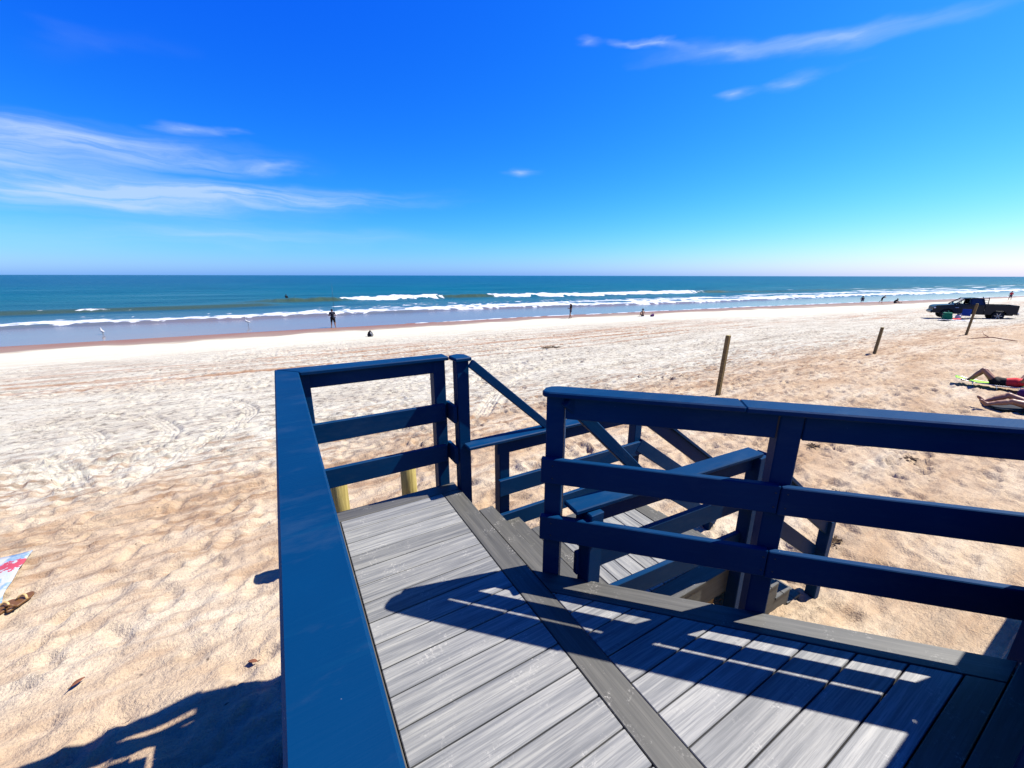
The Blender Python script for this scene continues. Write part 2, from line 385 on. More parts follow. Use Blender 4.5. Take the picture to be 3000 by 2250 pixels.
    # hooking turns of a car in front of the deck
    K += [[(-5.2, 9.0), (-4.3, 10.0), (-3.9, 11.6), (-4.6, 13.4), (-6.4, 14.8)], [(-3.6, 8.9), (-2.7, 10.2), (-2.6, 12.0), (-3.4, 13.8)],
          [(-2.6, 8.2), (-1.9, 9.8), (-1.2, 11.6), (-1.1, 13.4), (-2.4, 15.6), (-5, 17)], [(-3.2, 8.6), (-3.9, 10.0), (-5.2, 11.0), (-7, 11.4)], [(2.5, 8.6), (4.2, 11.0), (6.5, 13.5), (9.5, 15.2)], [(3.9, 8.2), (5.6, 10.4), (8, 12.6), (11, 14.2)]]
    RUT = np.zeros_like(Z); TIN = np.zeros_like(Z); TOFF = np.zeros_like(Z); TURN = np.zeros_like(Z); TR = []
    for i_, k in enumerate(K):
        d_ = track(k); Z += d_
        if 3 < i_ < 7 or i_ in (11, 13): RUT = np.maximum(RUT, np.clip(-d_ / .03, 0, 1))
        ins_, off_ = TR.pop(); m_ = ins_ > .02; TIN = np.where(m_, ins_, TIN); TOFF = np.where(m_, off_, TOFF)
        if i_ >= 14 or i_ < 4: TURN = np.maximum(TURN, ins_)
    # sand drifted around the foot of the stair
    Z += .10 * np.exp(-(((X - 3.55) / .55) ** 2 + ((Y - 1.15) / .4) ** 2)) - .04 * np.exp(-(((X - 4.5) / .6) ** 2 + ((Y - 1.9) / .6) ** 2))
    nx, ny = len(gx), len(gy)
    V = np.c_[X.ravel(), Y.ravel(), Z.ravel()]
    I = (np.arange(nx - 1)[:, None] * ny + np.arange(ny - 1)[None]).ravel()
    F = np.c_[I, I + ny, I + ny + 1, I + 1]
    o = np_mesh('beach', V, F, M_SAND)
    for k_, a_ in (('track', TIN), ('track_offset', TOFF), ('turn', TURN)): o.data.attributes.new(k_, 'FLOAT', 'POINT').data.foreach_set('value', a_.ravel().astype(np.float32))
    o.data.attributes.new('rut', 'FLOAT', 'POINT').data.foreach_set('value', RUT.ravel().astype(np.float32))
    at = o.data.attributes.new('shore', 'FLOAT', 'POINT'); at.data.foreach_set('value', E.ravel().astype(np.float32))
    tag(o, 'pale trampled beach sand with wheel tracks and footprints', 'beach', kind='structure')
    return gx, gy, Z
def sand_mat():
    m = mat_base('beach_sand', (0.277, 0.227, 0.171), .95, .15); t = NT(m)
    at = t.n('ShaderNodeAttribute', _attribute_name='shore'); e = at.outputs['Fac']
    pos = t.n('ShaderNodeNewGeometry').outputs['Position']
    mp = t.n('ShaderNodeMapping'); mp.inputs['Scale'].default_value = (.35, 1.1, 1); t.l(pos, mp.inputs[0])
    n1 = t.noise(mp.outputs[0], 1.0, 5, .55)
    mps = t.n('ShaderNodeMapping'); mps.inputs['Scale'].default_value = (.10, 1.6, 1); t.l(pos, mps.inputs[0]); n3 = t.noise(mps.outputs[0], 1.0, 4, .6)
    n2 = t.noise(pos, 60, 3, .6); n4 = t.noise(pos, 3.2, 5, .6)
    warm = t.ramp(n1, [(.30, (.262, .175, .102)), (.48, (.330, .246, .160)), (.66, (.380, .318, .232))])
    pale = t.ramp(n1, [(.28, (.285, .255, .200)), (.46, (.352, .328, .262)), (.64, (.385, .366, .300))])
    ee = t.math('ADD', e, t.math('MULTIPLY', t.math('SUBTRACT', n4, .5), 2.6))
    rr = t.n('ShaderNodeMapRange'); rr.inputs[1].default_value = 7.3; rr.inputs[2].default_value = 9.6; t.l(ee, rr.inputs[0])
    c = t.mix(rr.outputs[0], warm, pale)
    # brown churned streaks where the dry sand begins
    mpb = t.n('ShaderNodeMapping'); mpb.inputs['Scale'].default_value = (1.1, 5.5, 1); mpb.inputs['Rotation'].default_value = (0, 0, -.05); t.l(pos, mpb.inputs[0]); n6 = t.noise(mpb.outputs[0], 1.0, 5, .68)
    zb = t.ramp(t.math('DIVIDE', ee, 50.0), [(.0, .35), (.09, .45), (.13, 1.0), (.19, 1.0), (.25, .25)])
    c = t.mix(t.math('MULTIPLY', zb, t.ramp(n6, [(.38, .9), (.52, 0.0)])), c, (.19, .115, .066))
    # bits of shell and weed
    wv = t.n('ShaderNodeTexNoise', Scale=14.0, Detail=3.0); t.l(pos, wv.inputs['Vector']); wa = t.n('ShaderNodeVectorMath', _operation='MULTIPLY_ADD'); t.l(wv.outputs['Color'], wa.inputs[0]); wa.inputs[1].default_value = (.10, .10, 0); t.l(pos, wa.inputs[2])
    vs = t.n('ShaderNodeTexVoronoi', Scale=6.0); t.l(wa.outputs[0], vs.inputs['Vector']); vr = t.n('ShaderNodeSeparateColor'); t.l(vs.outputs['Color'], vr.inputs[0])
    c = t.mix(t.math('MULTIPLY', t.ramp(vs.outputs['Distance'], [(.05, .9), (.12, 0.0)]), t.math('GREATER_THAN', vr.outputs[0], .86)), c, (.045, .03, .022))
    # raked wheel streaks along the shore
    mpr = t.n('ShaderNodeMapping'); mpr.inputs['Scale'].default_value = (.16, 3.0, 1); mpr.inputs['Rotation'].default_value = (0, 0, .03); t.l(pos, mpr.inputs[0]); n7 = t.noise(mpr.outputs[0], 1.0, 6, .72)
    zr = t.math('MULTIPLY', t.ramp(t.math('DIVIDE', e, 50.0), [(.10, .35), (.18, .8), (.34, 1.0), (.50, .9), (.58, 0.0)]), t.ramp(t.noise(mp.outputs[0], .35, 2, .5), [(.38, .15), (.58, 1.0)]))
    c = t.mix(t.math('MULTIPLY', zr, t.ramp(n7, [(.36, .75), (.47, 0.0)])), c, (.155, .13, .10))
    # shadow marks among the crumbs, painted into the driven zone's colour
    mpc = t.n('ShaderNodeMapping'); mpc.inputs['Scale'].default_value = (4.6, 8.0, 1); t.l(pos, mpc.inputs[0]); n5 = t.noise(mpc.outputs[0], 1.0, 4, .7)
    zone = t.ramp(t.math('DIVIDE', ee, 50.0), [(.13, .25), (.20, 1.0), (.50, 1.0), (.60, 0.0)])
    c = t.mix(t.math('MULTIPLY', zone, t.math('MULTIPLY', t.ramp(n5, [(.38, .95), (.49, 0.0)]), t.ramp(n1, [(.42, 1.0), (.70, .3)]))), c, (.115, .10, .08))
    # damp, redder sand thrown up by wheels in the driven lane
    lane = t.ramp(t.math('DIVIDE', e, 50.0), [(.36, 0.0), (.42, 1.0), (.50, 1.0), (.56, 0.0)])
    c = t.mix(t.math('MULTIPLY', lane, t.ramp(n3, [(.50, 0.0), (.64, .75)])), c, (0.237, 0.136, 0.081))
    c = t.mix(t.ramp(n2, [(.36, .35), (.5, 0.0)]), c, (0.171, 0.136, 0.101))
    c = t.mix(t.math('MULTIPLY', t.n('ShaderNodeAttribute', _attribute_name='rut').outputs['Fac'], t.ramp(n3, [(.3, .25), (.55, .95)])), c, (.20, .115, .066))
    tin = t.n('ShaderNodeAttribute', _attribute_name='track').outputs['Fac']; tof = t.n('ShaderNodeAttribute', _attribute_name='track_offset').outputs['Fac']; trn = t.n('ShaderNodeAttribute', _attribute_name='turn').outputs['Fac']
    groove = t.math('MULTIPLY', tin, t.math('COSINE', t.math('MULTIPLY', tof, 66.0)))
    c = t.mix(t.math('MULTIPLY', trn, .22), c, (.375, .35, .285))
    # smooth pale strip, then wet brown strip at the water
    r2 = t.n('ShaderNodeMapRange'); r2.inputs[1].default_value = 28.0; r2.inputs[2].default_value = 33.0; t.l(e, r2.inputs[0])
    c = t.mix(r2.outputs[0], c, (.375, .353, .275))
    w1 = t.n('ShaderNodeTexNoise', Scale=.22, Detail=3.0); t.l(pos, w1.inputs['Vector'])
    e2 = t.math('ADD', e, t.math('MULTIPLY', t.math('SUBTRACT', w1.outputs['Fac'], .5), 6.0))
    r3 = t.n('ShaderNodeMapRange'); r3.inputs[1].default_value = 36.4; r3.inputs[2].default_value = 37.8; t.l(e2, r3.inputs[0])
    wet = t.ramp(t.math('MULTIPLY', t.math('SUBTRACT', e2, 37.0), .22, True), [(0.0, (.20, .145, .095)), (.5, (.19, .11, .062)), (1.0, (.17, .075, .036))])
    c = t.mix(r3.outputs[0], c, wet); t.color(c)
    rg = t.n('ShaderNodeMapRange'); rg.inputs[3].default_value = .95; rg.inputs[4].default_value = .45; t.l(r3.outputs[0], rg.inputs[0]); t.l(rg.outputs[0], t.b.inputs['Roughness'])
    mpk = t.n('ShaderNodeMapping'); mpk.inputs['Scale'].default_value = (8, 12, 1); t.l(pos, mpk.inputs[0])
    rough_h = t.math('ADD', t.math('ADD', t.math('MULTIPLY', t.noise(pos, 24, 4, .65), .4), t.math('MULTIPLY', n2, .25)), t.math('MULTIPLY', t.noise(mpk.outputs[0], 1.0, 5, .62), 1.1))
    rough_h = t.math('ADD', rough_h, t.math('MULTIPLY', groove, .13)); inv = t.math('SUBTRACT', 1.0, r2.outputs[0]); t.bump(t.math('MULTIPLY', rough_h, inv), .75, .05)
    return m
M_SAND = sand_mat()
build_beach()

# ------------------------------------------------------------------ sea
def sea_mat():
    m = mat_base('sea_water', (0.005, 0.057, 0.114), .22, .3); t = NT(m)
    pos = t.n('ShaderNodeNewGeometry').outputs['Position']; sp = t.n('ShaderNodeSeparateXYZ'); t.l(pos, sp.inputs[0])
    off = t.n('ShaderNodeAttribute', _attribute_name='offshore').outputs['Fac']; fo = t.n('ShaderNodeAttribute', _attribute_name='foam').outputs['Fac']; fc = t.n('ShaderNodeAttribute', _attribute_name='face').outputs['Fac']
    mp = t.n('ShaderNodeMapping'); mp.inputs['Scale'].default_value = (.05, .22, 1); t.l(pos, mp.inputs[0]); n1 = t.noise(mp.outputs[0], 1.0, 5, .6)
    o2 = t.math('ADD', off, t.math('MULTIPLY', t.math('SUBTRACT', n1, .5), 14.0))
    base = t.ramp(t.math('DIVIDE', o2, 320.0, True), [(.0, (.135, .105, .092)), (.035, (.115, .100, .098)), (.06, (.030, .074, .094)), (.12, (.010, .070, .090)), (.30, (.0, .063, .091)), (1.0, (.0, .050, .094))])
    mp2 = t.n('ShaderNodeMapping'); mp2.inputs['Scale'].default_value = (.25, .8, 1); t.l(pos, mp2.inputs[0]); n2 = t.noise(mp2.outputs[0], 1.0, 6, .65)
    mp3 = t.n('ShaderNodeMapping'); mp3.inputs['Scale'].default_value = (.022, .16, 1); t.l(pos, mp3.inputs[0]); n3 = t.noise(mp3.outputs[0], 1.0, 6, .7)
    md = t.ramp(t.math('DIVIDE', off, 60.0, True), [(.15, 0.0), (.5, 1.0)])
    base = t.mix(t.math('MULTIPLY', md, t.ramp(n3, [(.40, .7), (.52, 0.0)])), base, (.0, .036, .066)); base = t.mix(t.math('MULTIPLY', md, t.ramp(n3, [(.54, 0.0), (.70, .6)])), base, (.035, .10, .135))
    c = t.mix(fc, base, (.030, .050, .028))
    mpf = t.n('ShaderNodeMapping'); mpf.inputs['Scale'].default_value = (1.0, .42, 1); t.l(pos, mpf.inputs[0])
    foamf = t.math('SUBTRACT', t.math('ADD', fo, t.math('MULTIPLY', t.math('SUBTRACT', t.noise(mpf.outputs[0], 1.0, 6, .7), .5), .9)), .5); foamf = t.math('MULTIPLY', foamf, 5.0, True)
    c = t.mix(foamf, c, (0.416, 0.426, 0.437)); t.color(c)
    sg = t.ramp(t.math('DIVIDE', off, 60.0, True), [(0.0, .12), (.2, .2), (.5, .35)]); t.l(t.mix(foamf, sg, (0.468, 0.468, 0.468)), t.b.inputs['Roughness'])
    sl = t.ramp(t.math('DIVIDE', off, 60.0, True), [(0.0, .14), (.2, .13), (.5, .06), (1.0, .045)]); t.l(sl, t.b.inputs['Specular IOR Level'])
    h = t.math('ADD', n2, t.math('MULTIPLY', t.noise(pos, 1.6, 5, .65), .5))
    amp = t.ramp(t.math('DIVIDE', off, 60.0, True), [(0.0, .0), (.2, .05), (.5, .6), (1.0, 1.0)])
    t.bump(t.math('MULTIPLY', h, amp), .8, .5)
    return m
M_SEA = sea_mat()
def shore_shift(x): return .115 * np.maximum(0, x - 26)
def build_sea():
    gx = lines([(-9000, 2500), (-800, 150), (-140, 8), (-70, .8), (-35, .4), (50, .4), (110, .8), (230, 2.2), (500, 30), (2000, 300), (12000, 3000)])
    gy = lines([(36, .3), (60, .35), (100, .6), (140, 1.5), (260, 8), (700, 60), (3000, 500), (30000, 5000)])
    X, S = np.meshgrid(gx, gy, indexing='ij')                       # S: distance line measured along the shifted shore
    fade = 1 - ss(160, 400, S); Y = S - np.minimum(shore_shift(X), 24) * fade - .0
    off = S - 41.3; Z = np.full(X.shape, SEA); foam = np.zeros(X.shape); face = np.zeros(X.shape)
    wob = lambda f, a, sd: a * vnoise(X * f, X * 0 + sd * 3.7, sd)
    deep = ss(52, 85, S)
    Z += deep * (.12 * vnoise(X * .03, S * .12, 41) + .08 * vnoise(X * .1, S * .3, 42)) * fade
    # swash sheet climbing the sand
    edge = 41.3 + wob(.06, .7, 43) + wob(.2, .25, 44)
    Z -= .25 * (1 - ss(edge - .9, edge + .2, S)); Z += .02 * ss(edge, edge + 6, S)
    # thin lace line at the wash's rim
    foam += .75 * np.exp(-((S - edge - .6) / .35) ** 2) * ss(6, 14, X) + .25 * np.exp(-((S - edge - .3) / .25) ** 2) * ss(-4, 6, X)
    # spilling bore
    b = 55.2 + wob(.05, .9, 45) + wob(.25, .35, 46) - 2.2 * ss(30, 60, X) + 3 * ss(60, 110, X)
    w = np.where(S < b, .35, 3.0 + 1.6 * vnoise(X * .2, X * 0, 47) + .9 * vnoise(X * .9, X * 0, 147)); wid = 1 - .0 * X
    Z += .22 * np.exp(-((S - b) / np.where(S < b, .35, 3.0)) ** 2)
    foam += 1.25 * np.exp(-((S - b - 1.8) / np.where(S < b + 1.8, 1.9, w * 1.25)) ** 2)
    # churned water behind the bore
    lac = np.abs(vnoise(X * .5 + 2 * vnoise(X * .3, S * .3, 48), S * .38, 49)); rgn = ss(-2, 8, X) * np.exp(-((S - 64) / 9) ** 2) + .55 * ss(-30, -20, X) * (1 - ss(-8, 0, X)) * np.exp(-((S - 65) / 5) ** 2) + .6 * ss(40, 70, X) * np.exp(-((S - 62) / 7) ** 2)
    foam += rgn * np.clip(1 - lac * 4.2, 0, 1) * .95 + rgn * .12
    b2 = 61.5 + wob(.06, 1.4, 60) + wob(.3, .5, 61)
    foam += 1.0 * np.exp(-((S - b2) / np.where(S < b2, .5, 1.6)) ** 2) * ss(16, 34, X) * ss(-.5, .1, vnoise(X * .07, X * 0 + 5, 62) + .35)
    Z += .15 * np.exp(-((S - b2) / 1.4) ** 2) * ss(16, 34, X)
    # outer breaker: green unbroken wall on the left, white where it has broken
    c = 87.5 + wob(.03, 1.5, 50) + wob(.5, .5, 150) + wob(1.7, .3, 151) - 2.5 * ss(60, 120, X); hgt = .62 * ss(-12, 4, X) * (1 - .45 * ss(100, 150, X))
    hgt = hgt * (1 + .22 * vnoise(X * .45, X * 0 + 3, 152) + .15 * vnoise(X * 1.5, X * 0 + 3, 153)); prof = np.where(S < c, np.exp(-((S - c) / 1.5) ** 2), np.exp(-((S - c) / 5) ** 2)); Z += hgt * prof
    xr = X + 2.2 * vnoise(X * .6, S * .5, 154) + 1.2 * vnoise(X * 1.4, S * .9, 155); brk = ss(10, 15, xr) * (1 - ss(29, 36, xr)) + ss(41, 48, xr) * (1 - ss(98, 114, xr)); brk = np.clip(brk, 0, 1)
    foam += 1.5 * brk * np.exp(-((S - c + .6) / np.where(S < c - .6, 2.3 + 1.3 * vnoise(X * .35, X * 0, 51) + 1.0 * vnoise(X * 1.2, X * 0, 156), 1.3 + .7 * vnoise(X * .8, X * 0, 157))) ** 2)
    fcw = np.exp(-((S - c + 1.5) / 1.6) ** 2); face += fcw * ss(-12, 4, X) * (1 - brk) * (1 - .6 * ss(112, 118, X))
    # low green swell on the left, just feathering
    d = 75.0 + wob(.04, .8, 52) + 2.6 * ss(-25, 0, X); m2 = (1 - ss(-3, 3, X)) * .9
    Z += .42 * m2 * np.where(S < d, np.exp(-((S - d) / 1.4) ** 2), np.exp(-((S - d) / 5) ** 2)); face += m2 * np.exp(-((S - d + 1.4) / 1.6) ** 2)
    foam += .62 * ss(-30, -26, X) * (1 - ss(-16, -11, X)) * np.exp(-((S - d + .8) / 1.3) ** 2) * ss(.0, .35, vnoise(X * .45, S * .5, 53) + .1)
    # later lines far down the beach
    for yy, xa, xb, am in ((71, 95, 300, 1.0), (79, 130, 400, .9), (92, 150, 400, .8), (66, 60, 110, .6)):
        q = yy + wob(.03, 1.6, int(yy)); foam += am * 1.2 * ss(xa, xa + 15, X) * (1 - ss(xb - 40, xb, X)) * np.exp(-((S - q) / np.where(S < q, .8, 2.0)) ** 2) * ss(-.45, .1, vnoise(X * .05, X * 0 + yy, 70) + .2)
    foam *= 1 + .55 * vnoise(X * 1.0, S * .8, 171) + .35 * vnoise(X * 2.3, S * 1.7, 172); Z += .05 * np.clip(foam, 0, 1) * (vnoise(X * 1.4, S * 1.4, 173) + .5)
    nx, ny = len(gx), len(gy)
    V = np.c_[X.ravel(), Y.ravel(), Z.ravel()]; I = (np.arange(nx - 1)[:, None] * ny + np.arange(ny - 1)[None]).ravel()
    o = np_mesh('sea', V, np.c_[I, I + ny, I + ny + 1, I + 1], M_SEA)
    for k, a in (('offshore', off), ('foam', np.clip(foam, 0, 1.6)), ('face', np.clip(face, 0, 1))):
        o.data.attributes.new(k, 'FLOAT', 'POINT').data.foreach_set('value', a.ravel().astype(np.float32))
    tag(o, 'blue green sea with white breakers and swash', 'sea', kind='structure')
build_sea()

# ------------------------------------------------------------------ upper deck
DZ = -1.6; TH = .025; GAP = .0055
deck = thing('deck', 'grey composite boardwalk deck with charcoal border boards above the sand', 'deck', (0, 0, 0))
seams = [2.612 - .1343 * k for k in range(0, 27)]
for a, b in zip(seams, seams[1:]):
    prism('deck_board', deck, M_BX, [(.183, b + GAP / 2), (.901, b + GAP / 2), (.901, a - GAP / 2), (.183, a - GAP / 2)], DZ - TH, DZ - random.uniform(0, .0015))
for j in range(0, 10):
    y0 = .168 + .1343 * j + GAP / 2; y1 = y0 + .1343 - GAP; k = 2.446
    poly = [(1.05, y0), (k - y0, y0), (max(k - y1, 1.05), y1), (1.05, y1)]
    if k - y1 <= 1.06: poly = [(1.05, y0), (k - y0, y0), (1.05, min(y1, k - 1.05))]
    prism('deck_board', deck, M_BX, poly, DZ - TH, DZ - random.uniform(0, .0015))
Z1 = DZ + .0012
prism('border_board', deck, M_DY, [(.905, -1.0), (1.045, -1.0), (1.045, 2.608), (.905, 2.608)], DZ - TH, Z1)
prism('border_board', deck, M_DX, [(.05, 2.613), (1.045, 2.613), (1.045, 2.735), (.05, 2.735)], DZ - TH, Z1)
prism('border_board', deck, M_DY, [(.05, -1.0), (.178, -1.0), (.178, 2.608), (.05, 2.608)], DZ - TH, Z1)
M_DC = composite('charcoal_composite_diagonal', DK, 'C', .4)
cb = prism('border_board', deck, M_DC, [(1.05, 1.402), (2.381, .071), (2.565, .071), (1.05, 1.586)], DZ - TH, Z1)
prism('border_board', deck, M_DX, [(1.05, .071), (2.376, .071), (2.282, .165), (1.05, .165)], DZ - TH, Z1)
prism('border_board', deck, M_DX, [(1.05, -.06), (2.70, -.06), (2.569, .066), (1.05, .066)], DZ - TH, Z1)
for i in range(1, 8):
    prism('deck_board', deck, M_BX, [(1.05, -.06 - .1343 * i + GAP), (8.5, -.06 - .1343 * i + GAP), (8.5, -.06 - .1343 * (i - 1)), (1.05, -.06 - .1343 * (i - 1))], DZ - TH, DZ)
prism('border_board', deck, M_DX, [(2.705, -.056), (8.5, -.056), (8.5, .03), (2.61, .03)], DZ - TH, Z1)
M_UNDER = mat_base('dark_gap_blackout', (.012, .011, .010), .9, .1)  # added dark sheets under the boards, keeping light out of the gaps
prism('gap_blackout', deck, M_UNDER, [(1.06, -.9), (2.5, -.9), (2.5, .05), (1.06, 1.49)], DZ - TH - .006, DZ - TH - .001, 0)
prism('gap_blackout', deck, M_UNDER, [(.07, -.9), (1.03, -.9), (1.03, 2.69), (.07, 2.69)], DZ - TH - .006, DZ - TH - .001, 0)
# rim joists and framing under the boards
FZ = DZ - TH - .009
def rim(P, Q, d=.14, mat=M_BLUE, w=.036): return beam('fascia', deck, mat, (*P, FZ - d / 2), (*Q, FZ - d / 2), w, d, .003)
rim((.07, 2.715), (1.02, 2.715)); rim((.07, -.9), (.07, 2.69)); rim((1.022, 1.62), (1.022, 2.69)); rim((1.075, 1.535), (2.55, .055)); rim((2.62, .008), (8.4, .008))
yy = -.95
while yy < 2.66:
    w_ = .135 if random.random() > .12 else .118
    box('skirt_board', deck, M_BLUE, (.036, yy + w_ / 2, -2.35), (.018, w_, 1.40), .002); yy += .1375
for y in (2.3, 1.9, 1.5, 1.1, .7, .3, -.1, -.5): beam('joist', deck, M_RAW, (.10, y, FZ - .075), (1.0, y, FZ - .075), .038, .14, .002)
for x, y in ((.14, 2.70), (.12, .9), (.93, 2.62), (.93, .9), (2.1, .35), (4.2, -.3), (6.4, -.3)):
    beam('support_post', deck, M_RAW, (x, y, gz(x, y) - .3), (x, y, FZ - .13), .1, .1, .004, up=(0, 1, 0))

# ------------------------------------------------------------------ railings
PW = .09
def post(rl, x, y, z0, z1, rz=0, mat=None, w=PW):
    o = box('post', rl, mat or M_BLUE, (x, y, (z0 + z1) / 2), (w, w, z1 - z0), .005, (0, 0, rz)); return o
CT = -.567                        # top of the cap on the left and front rails
r1 = thing('deck_railing', 'blue painted railing with broad flat cap along the deck left side and front corner', 'railing')
def cap_poly(name, rl, poly, z, th=.028, bev=.006, mat=None):
    return prism(name, rl, mat or M_BLUE, poly, z - th, z, bev)
cap_poly('cap_rail', r1, [(-.066, -1.3), (.062, -1.3), (.062, 2.690), (-.066, 2.836)], CT)
cap_poly('cap_rail', r1, [(-.063, 2.838), (.0655, 2.692), (1.03, 2.690), (1.03, 2.826)], CT - .0005)
for z, h in ((-.637, .10), (-.984, .134), (-1.312, .138)):
    t1 = 'top_rail' if h < .12 else 'rail'
    yy = 2.745 if h < .12 else 2.700
    beam(t1, r1, M_BLUE, (.068, yy, z), (.985 if h > .12 else .93, yy, z), .034, h)
for k in range(6): beam('side_board', r1, M_BLUE, (.044, -1.25, -.665 - .140 * k), (.044, 2.675, -.665 - .140 * k), .028, .132)
for y0, y1 in ((-1.2, 2.50), (2.565, 2.655)): beam('toe_board', r1, M_BLUE, (.024, y0, -1.52), (.024, y1, -1.52), .024, .13)
for x, y in ((.072, 2.766), (.965, 2.766)): post(r1, x, y, -1.85, CT - .03)
for y in (1.45, .15, -1.15): post(r1, -.019, y, -1.85, CT - .03)
post(r1, 1.092, 2.625, -1.95, CT - .022)
pc = prism('post_cap', r1, M_BLUE, [(1.03, 2.563), (1.155, 2.563), (1.155, 2.70), (1.105, 2.735), (1.03, 2.70)], CT - .022, CT + .006, .006)
for z in (-.984, -1.312): beam('return_rail', r1, M_BLUE, (1.028, 2.595, z), (1.028, 2.76, z), .03, .134)

r2 = thing('deck_railing', 'blue painted railing running diagonally across the right of the deck, above the stairs', 'railing')
c45 = math.radians(-45); cd = Vector((math.sqrt(.5), -math.sqrt(.5), 0)); cn = Vector((math.sqrt(.5), math.sqrt(.5), 0))
def cpt(s, k, z): p = Vector((1.10, 1.53, 0)) + cd * s; d = (k - (p.x + p.y)) / 2; return (p.x + d, p.y + d, z)
CT2 = -.537
def c_cap(s0, s1, rounded, z, jog=0.):
    k0, k1 = 2.565 + jog, 2.745 + jog
    if rounded: pts = [(s0 + .035, k0), (s1, k0), (s1, k1), (s0 + .07, k1), (s0 + .03, k1 - .02), (s0 + .005, k1 - .07), (s0, k0 + .045), (s0 + .01, k0 + .012)]
    else: pts = [(s0, k0), (s1, k0), (s1, k1), (s0, k1)]
    return cap_poly('cap_rail', r2, [cpt(s, k, 0)[:2] for s, k in pts], z)
c_cap(-.034, .855, True, CT2); c_cap(.8562, 2.16, False, CT2 - .0025, .003)
for sp in (.03, 1.052, 2.15):
    p = cpt(sp, 2.70, 0); post(r2, p[0], p[1], -2.0 if sp else -1.9, CT2 - .03, c45)
for s0, s1 in ((.08, 1.0), (1.102, 2.1)): beam('top_rail', r2, M_BLUE, cpt(s0, 2.668, -.628), cpt(s1, 2.668, -.628), .036, .117)
for z, h in ((-.962, .138), (-1.295, .142)):
    beam('rail', r2, M_BLUE, cpt(-.03, 2.611, z), cpt(1.045, 2.611, z), .034, h)
    beam('rail', r2, M_BLUE, cpt(1.048, 2.609, z - .004), cpt(2.13, 2.609, z - .004), .034, h)

M_SCREW = mat_base('painted_screw_head', (.004, .012, .03), .35, .5, .3)
def screw(rl, p, n_):
    o = lathe('screw', rl, M_SCREW, [(.0046, 0), (.0046, .0012), (.003, .002), (0, .0016)], 8); o.location = p; o.rotation_euler = Vector(n_).to_track_quat('Z', 'Y').to_euler()
for sp in (.03, 1.028, 1.075):
    for z in (-.962, -1.295):
        for dz in (-.035, .035): screw(r2, cpt(sp, 2.5862, z + dz), (-1, -1, 0))
for x in (.085, .962):
    for z in (-.984, -1.312):
        for dz in (-.033, .033): screw(r1, (x, 2.6828, z + dz), (0, -1, 0))
r3 = thing('deck_railing', 'blue railing along the boardwalk edge at the far right of the deck', 'railing')
cap_poly('cap_rail', r3, [(1.75, -.125), (3.42, -.125), (3.42, .005), (1.75, .005)], CT2 - .03)
for x in (1.82, 2.60, 3.36): post(r3, x, -.06, -1.85, CT2 - .062)
for z, h in ((-.65, .12), (-.90, .27), (-1.30, .47)): beam('rail', r3, M_BLUE, (1.78, -.10 if h > .13 else -.06, z), (3.40, -.10 if h > .13 else -.06, z), .034, h)  # unseen rail, lengthened and its boards deepened to shade the deck corner

# ------------------------------------------------------------------ stairs
RISE, RUN = .17, .2475
st = thing('staircase', 'upper flight of charcoal composite steps going down from the deck edge', 'stairs')
YN, YF = 1.365, 2.515
def tread(parent, xo, z, y0=YN, y1=YF, first=None):
    w = .121
    for k in (0, 1):
        x1 = xo - k * (w + .004); x0 = x1 - w
        prism('tread_board', parent, M_DY, [(x0, y0), (x1, y0), (x1, y1), (x0, y1)], z - TH, z - .0008 * k)
def riser(parent, x, z0, z1, y0=YN, y1=YF): return box('riser', parent, M_DY, (x, (y0 + y1) / 2, (z0 + z1) / 2), (.018, y1 - y0 - .02, z1 - z0 - .004), .002)
def stringer(parent, x0, z0, n, y, mat=M_BLUE):
    pts = []
    x, z = x0, z0
    for i in range(n): pts += [(x, z - RISE + .0), (x + RUN, z - RISE)]; x += RUN; z -= RISE
    bm = bmesh.new(); poly = [(x0, z0 - RISE - .30)] + [(x0, z0 - RISE)] + [p for p in pts[1:]] + [(x, z - .22)]
    q = []
    for p in poly:
        if not q or (abs(q[-1][0] - p[0]) + abs(q[-1][1] - p[1]) > 1e-4): q.append(p)
    a = [bm.verts.new((p[0], y - .019, p[1] - TH - .004)) for p in q]; b = [bm.verts.new((p[0], y + .019, p[1] - TH - .004)) for p in q]
    bm.faces.new(a); bm.faces.new(b[::-1])
    for i in range(len(q)): bm.faces.new((a[i], b[i], b[(i + 1) % len(q)], a[(i + 1) % len(q)]))
    bmesh.ops.recalc_face_normals(bm, faces=bm.faces)
    return from_bm('stringer', bm, mat, parent)
for n in (1, 2): tread(st, 1.045 + .2365 * n, DZ - RISE * n)
for n in (1, 2, 3): riser(st, 1.052 + .2365 * (n - 1), DZ - RISE * n, DZ - RISE * (n - 1) - TH)
for y in (YN + .03, (YN + YF) / 2, YF - .03): stringer(st, 1.045, DZ, 2, y)

LZ = DZ - 3 * RISE
ld = thing('stair_landing', 'lower grey board landing with charcoal border between the two stair flights', 'landing')
XS = [1.777, 1.862, 1.994, 2.127, 2.26, 2.392, 2.525, 2.657]
for a, b in zip(XS, XS[1:]): prism('deck_board', ld, M_BY, [(a + .003, 1.503), (b - .003, 1.503), (b - .003, 2.38), (a + .003, 2.38)], LZ - TH, LZ - random.uniform(0, .0012))
for x0, x1 in ((1.522, 1.647), (1.652, 1.774), (2.661, 2.79)): prism('border_board', ld, M_DY, [(x0, 1.503), (x1, 1.503), (x1, YF), (x0, YF)], LZ - TH, LZ + .0008)
prism('border_board', ld, M_DX, [(1.522, 1.365), (2.79, 1.365), (2.79, 1.498), (1.522, 1.498)], LZ - TH, LZ + .001)
prism('border_board', ld, M_DX, [(1.778, 2.385), (2.657, 2.385), (2.657, YF), (1.778, YF)], LZ - TH, LZ + .001)
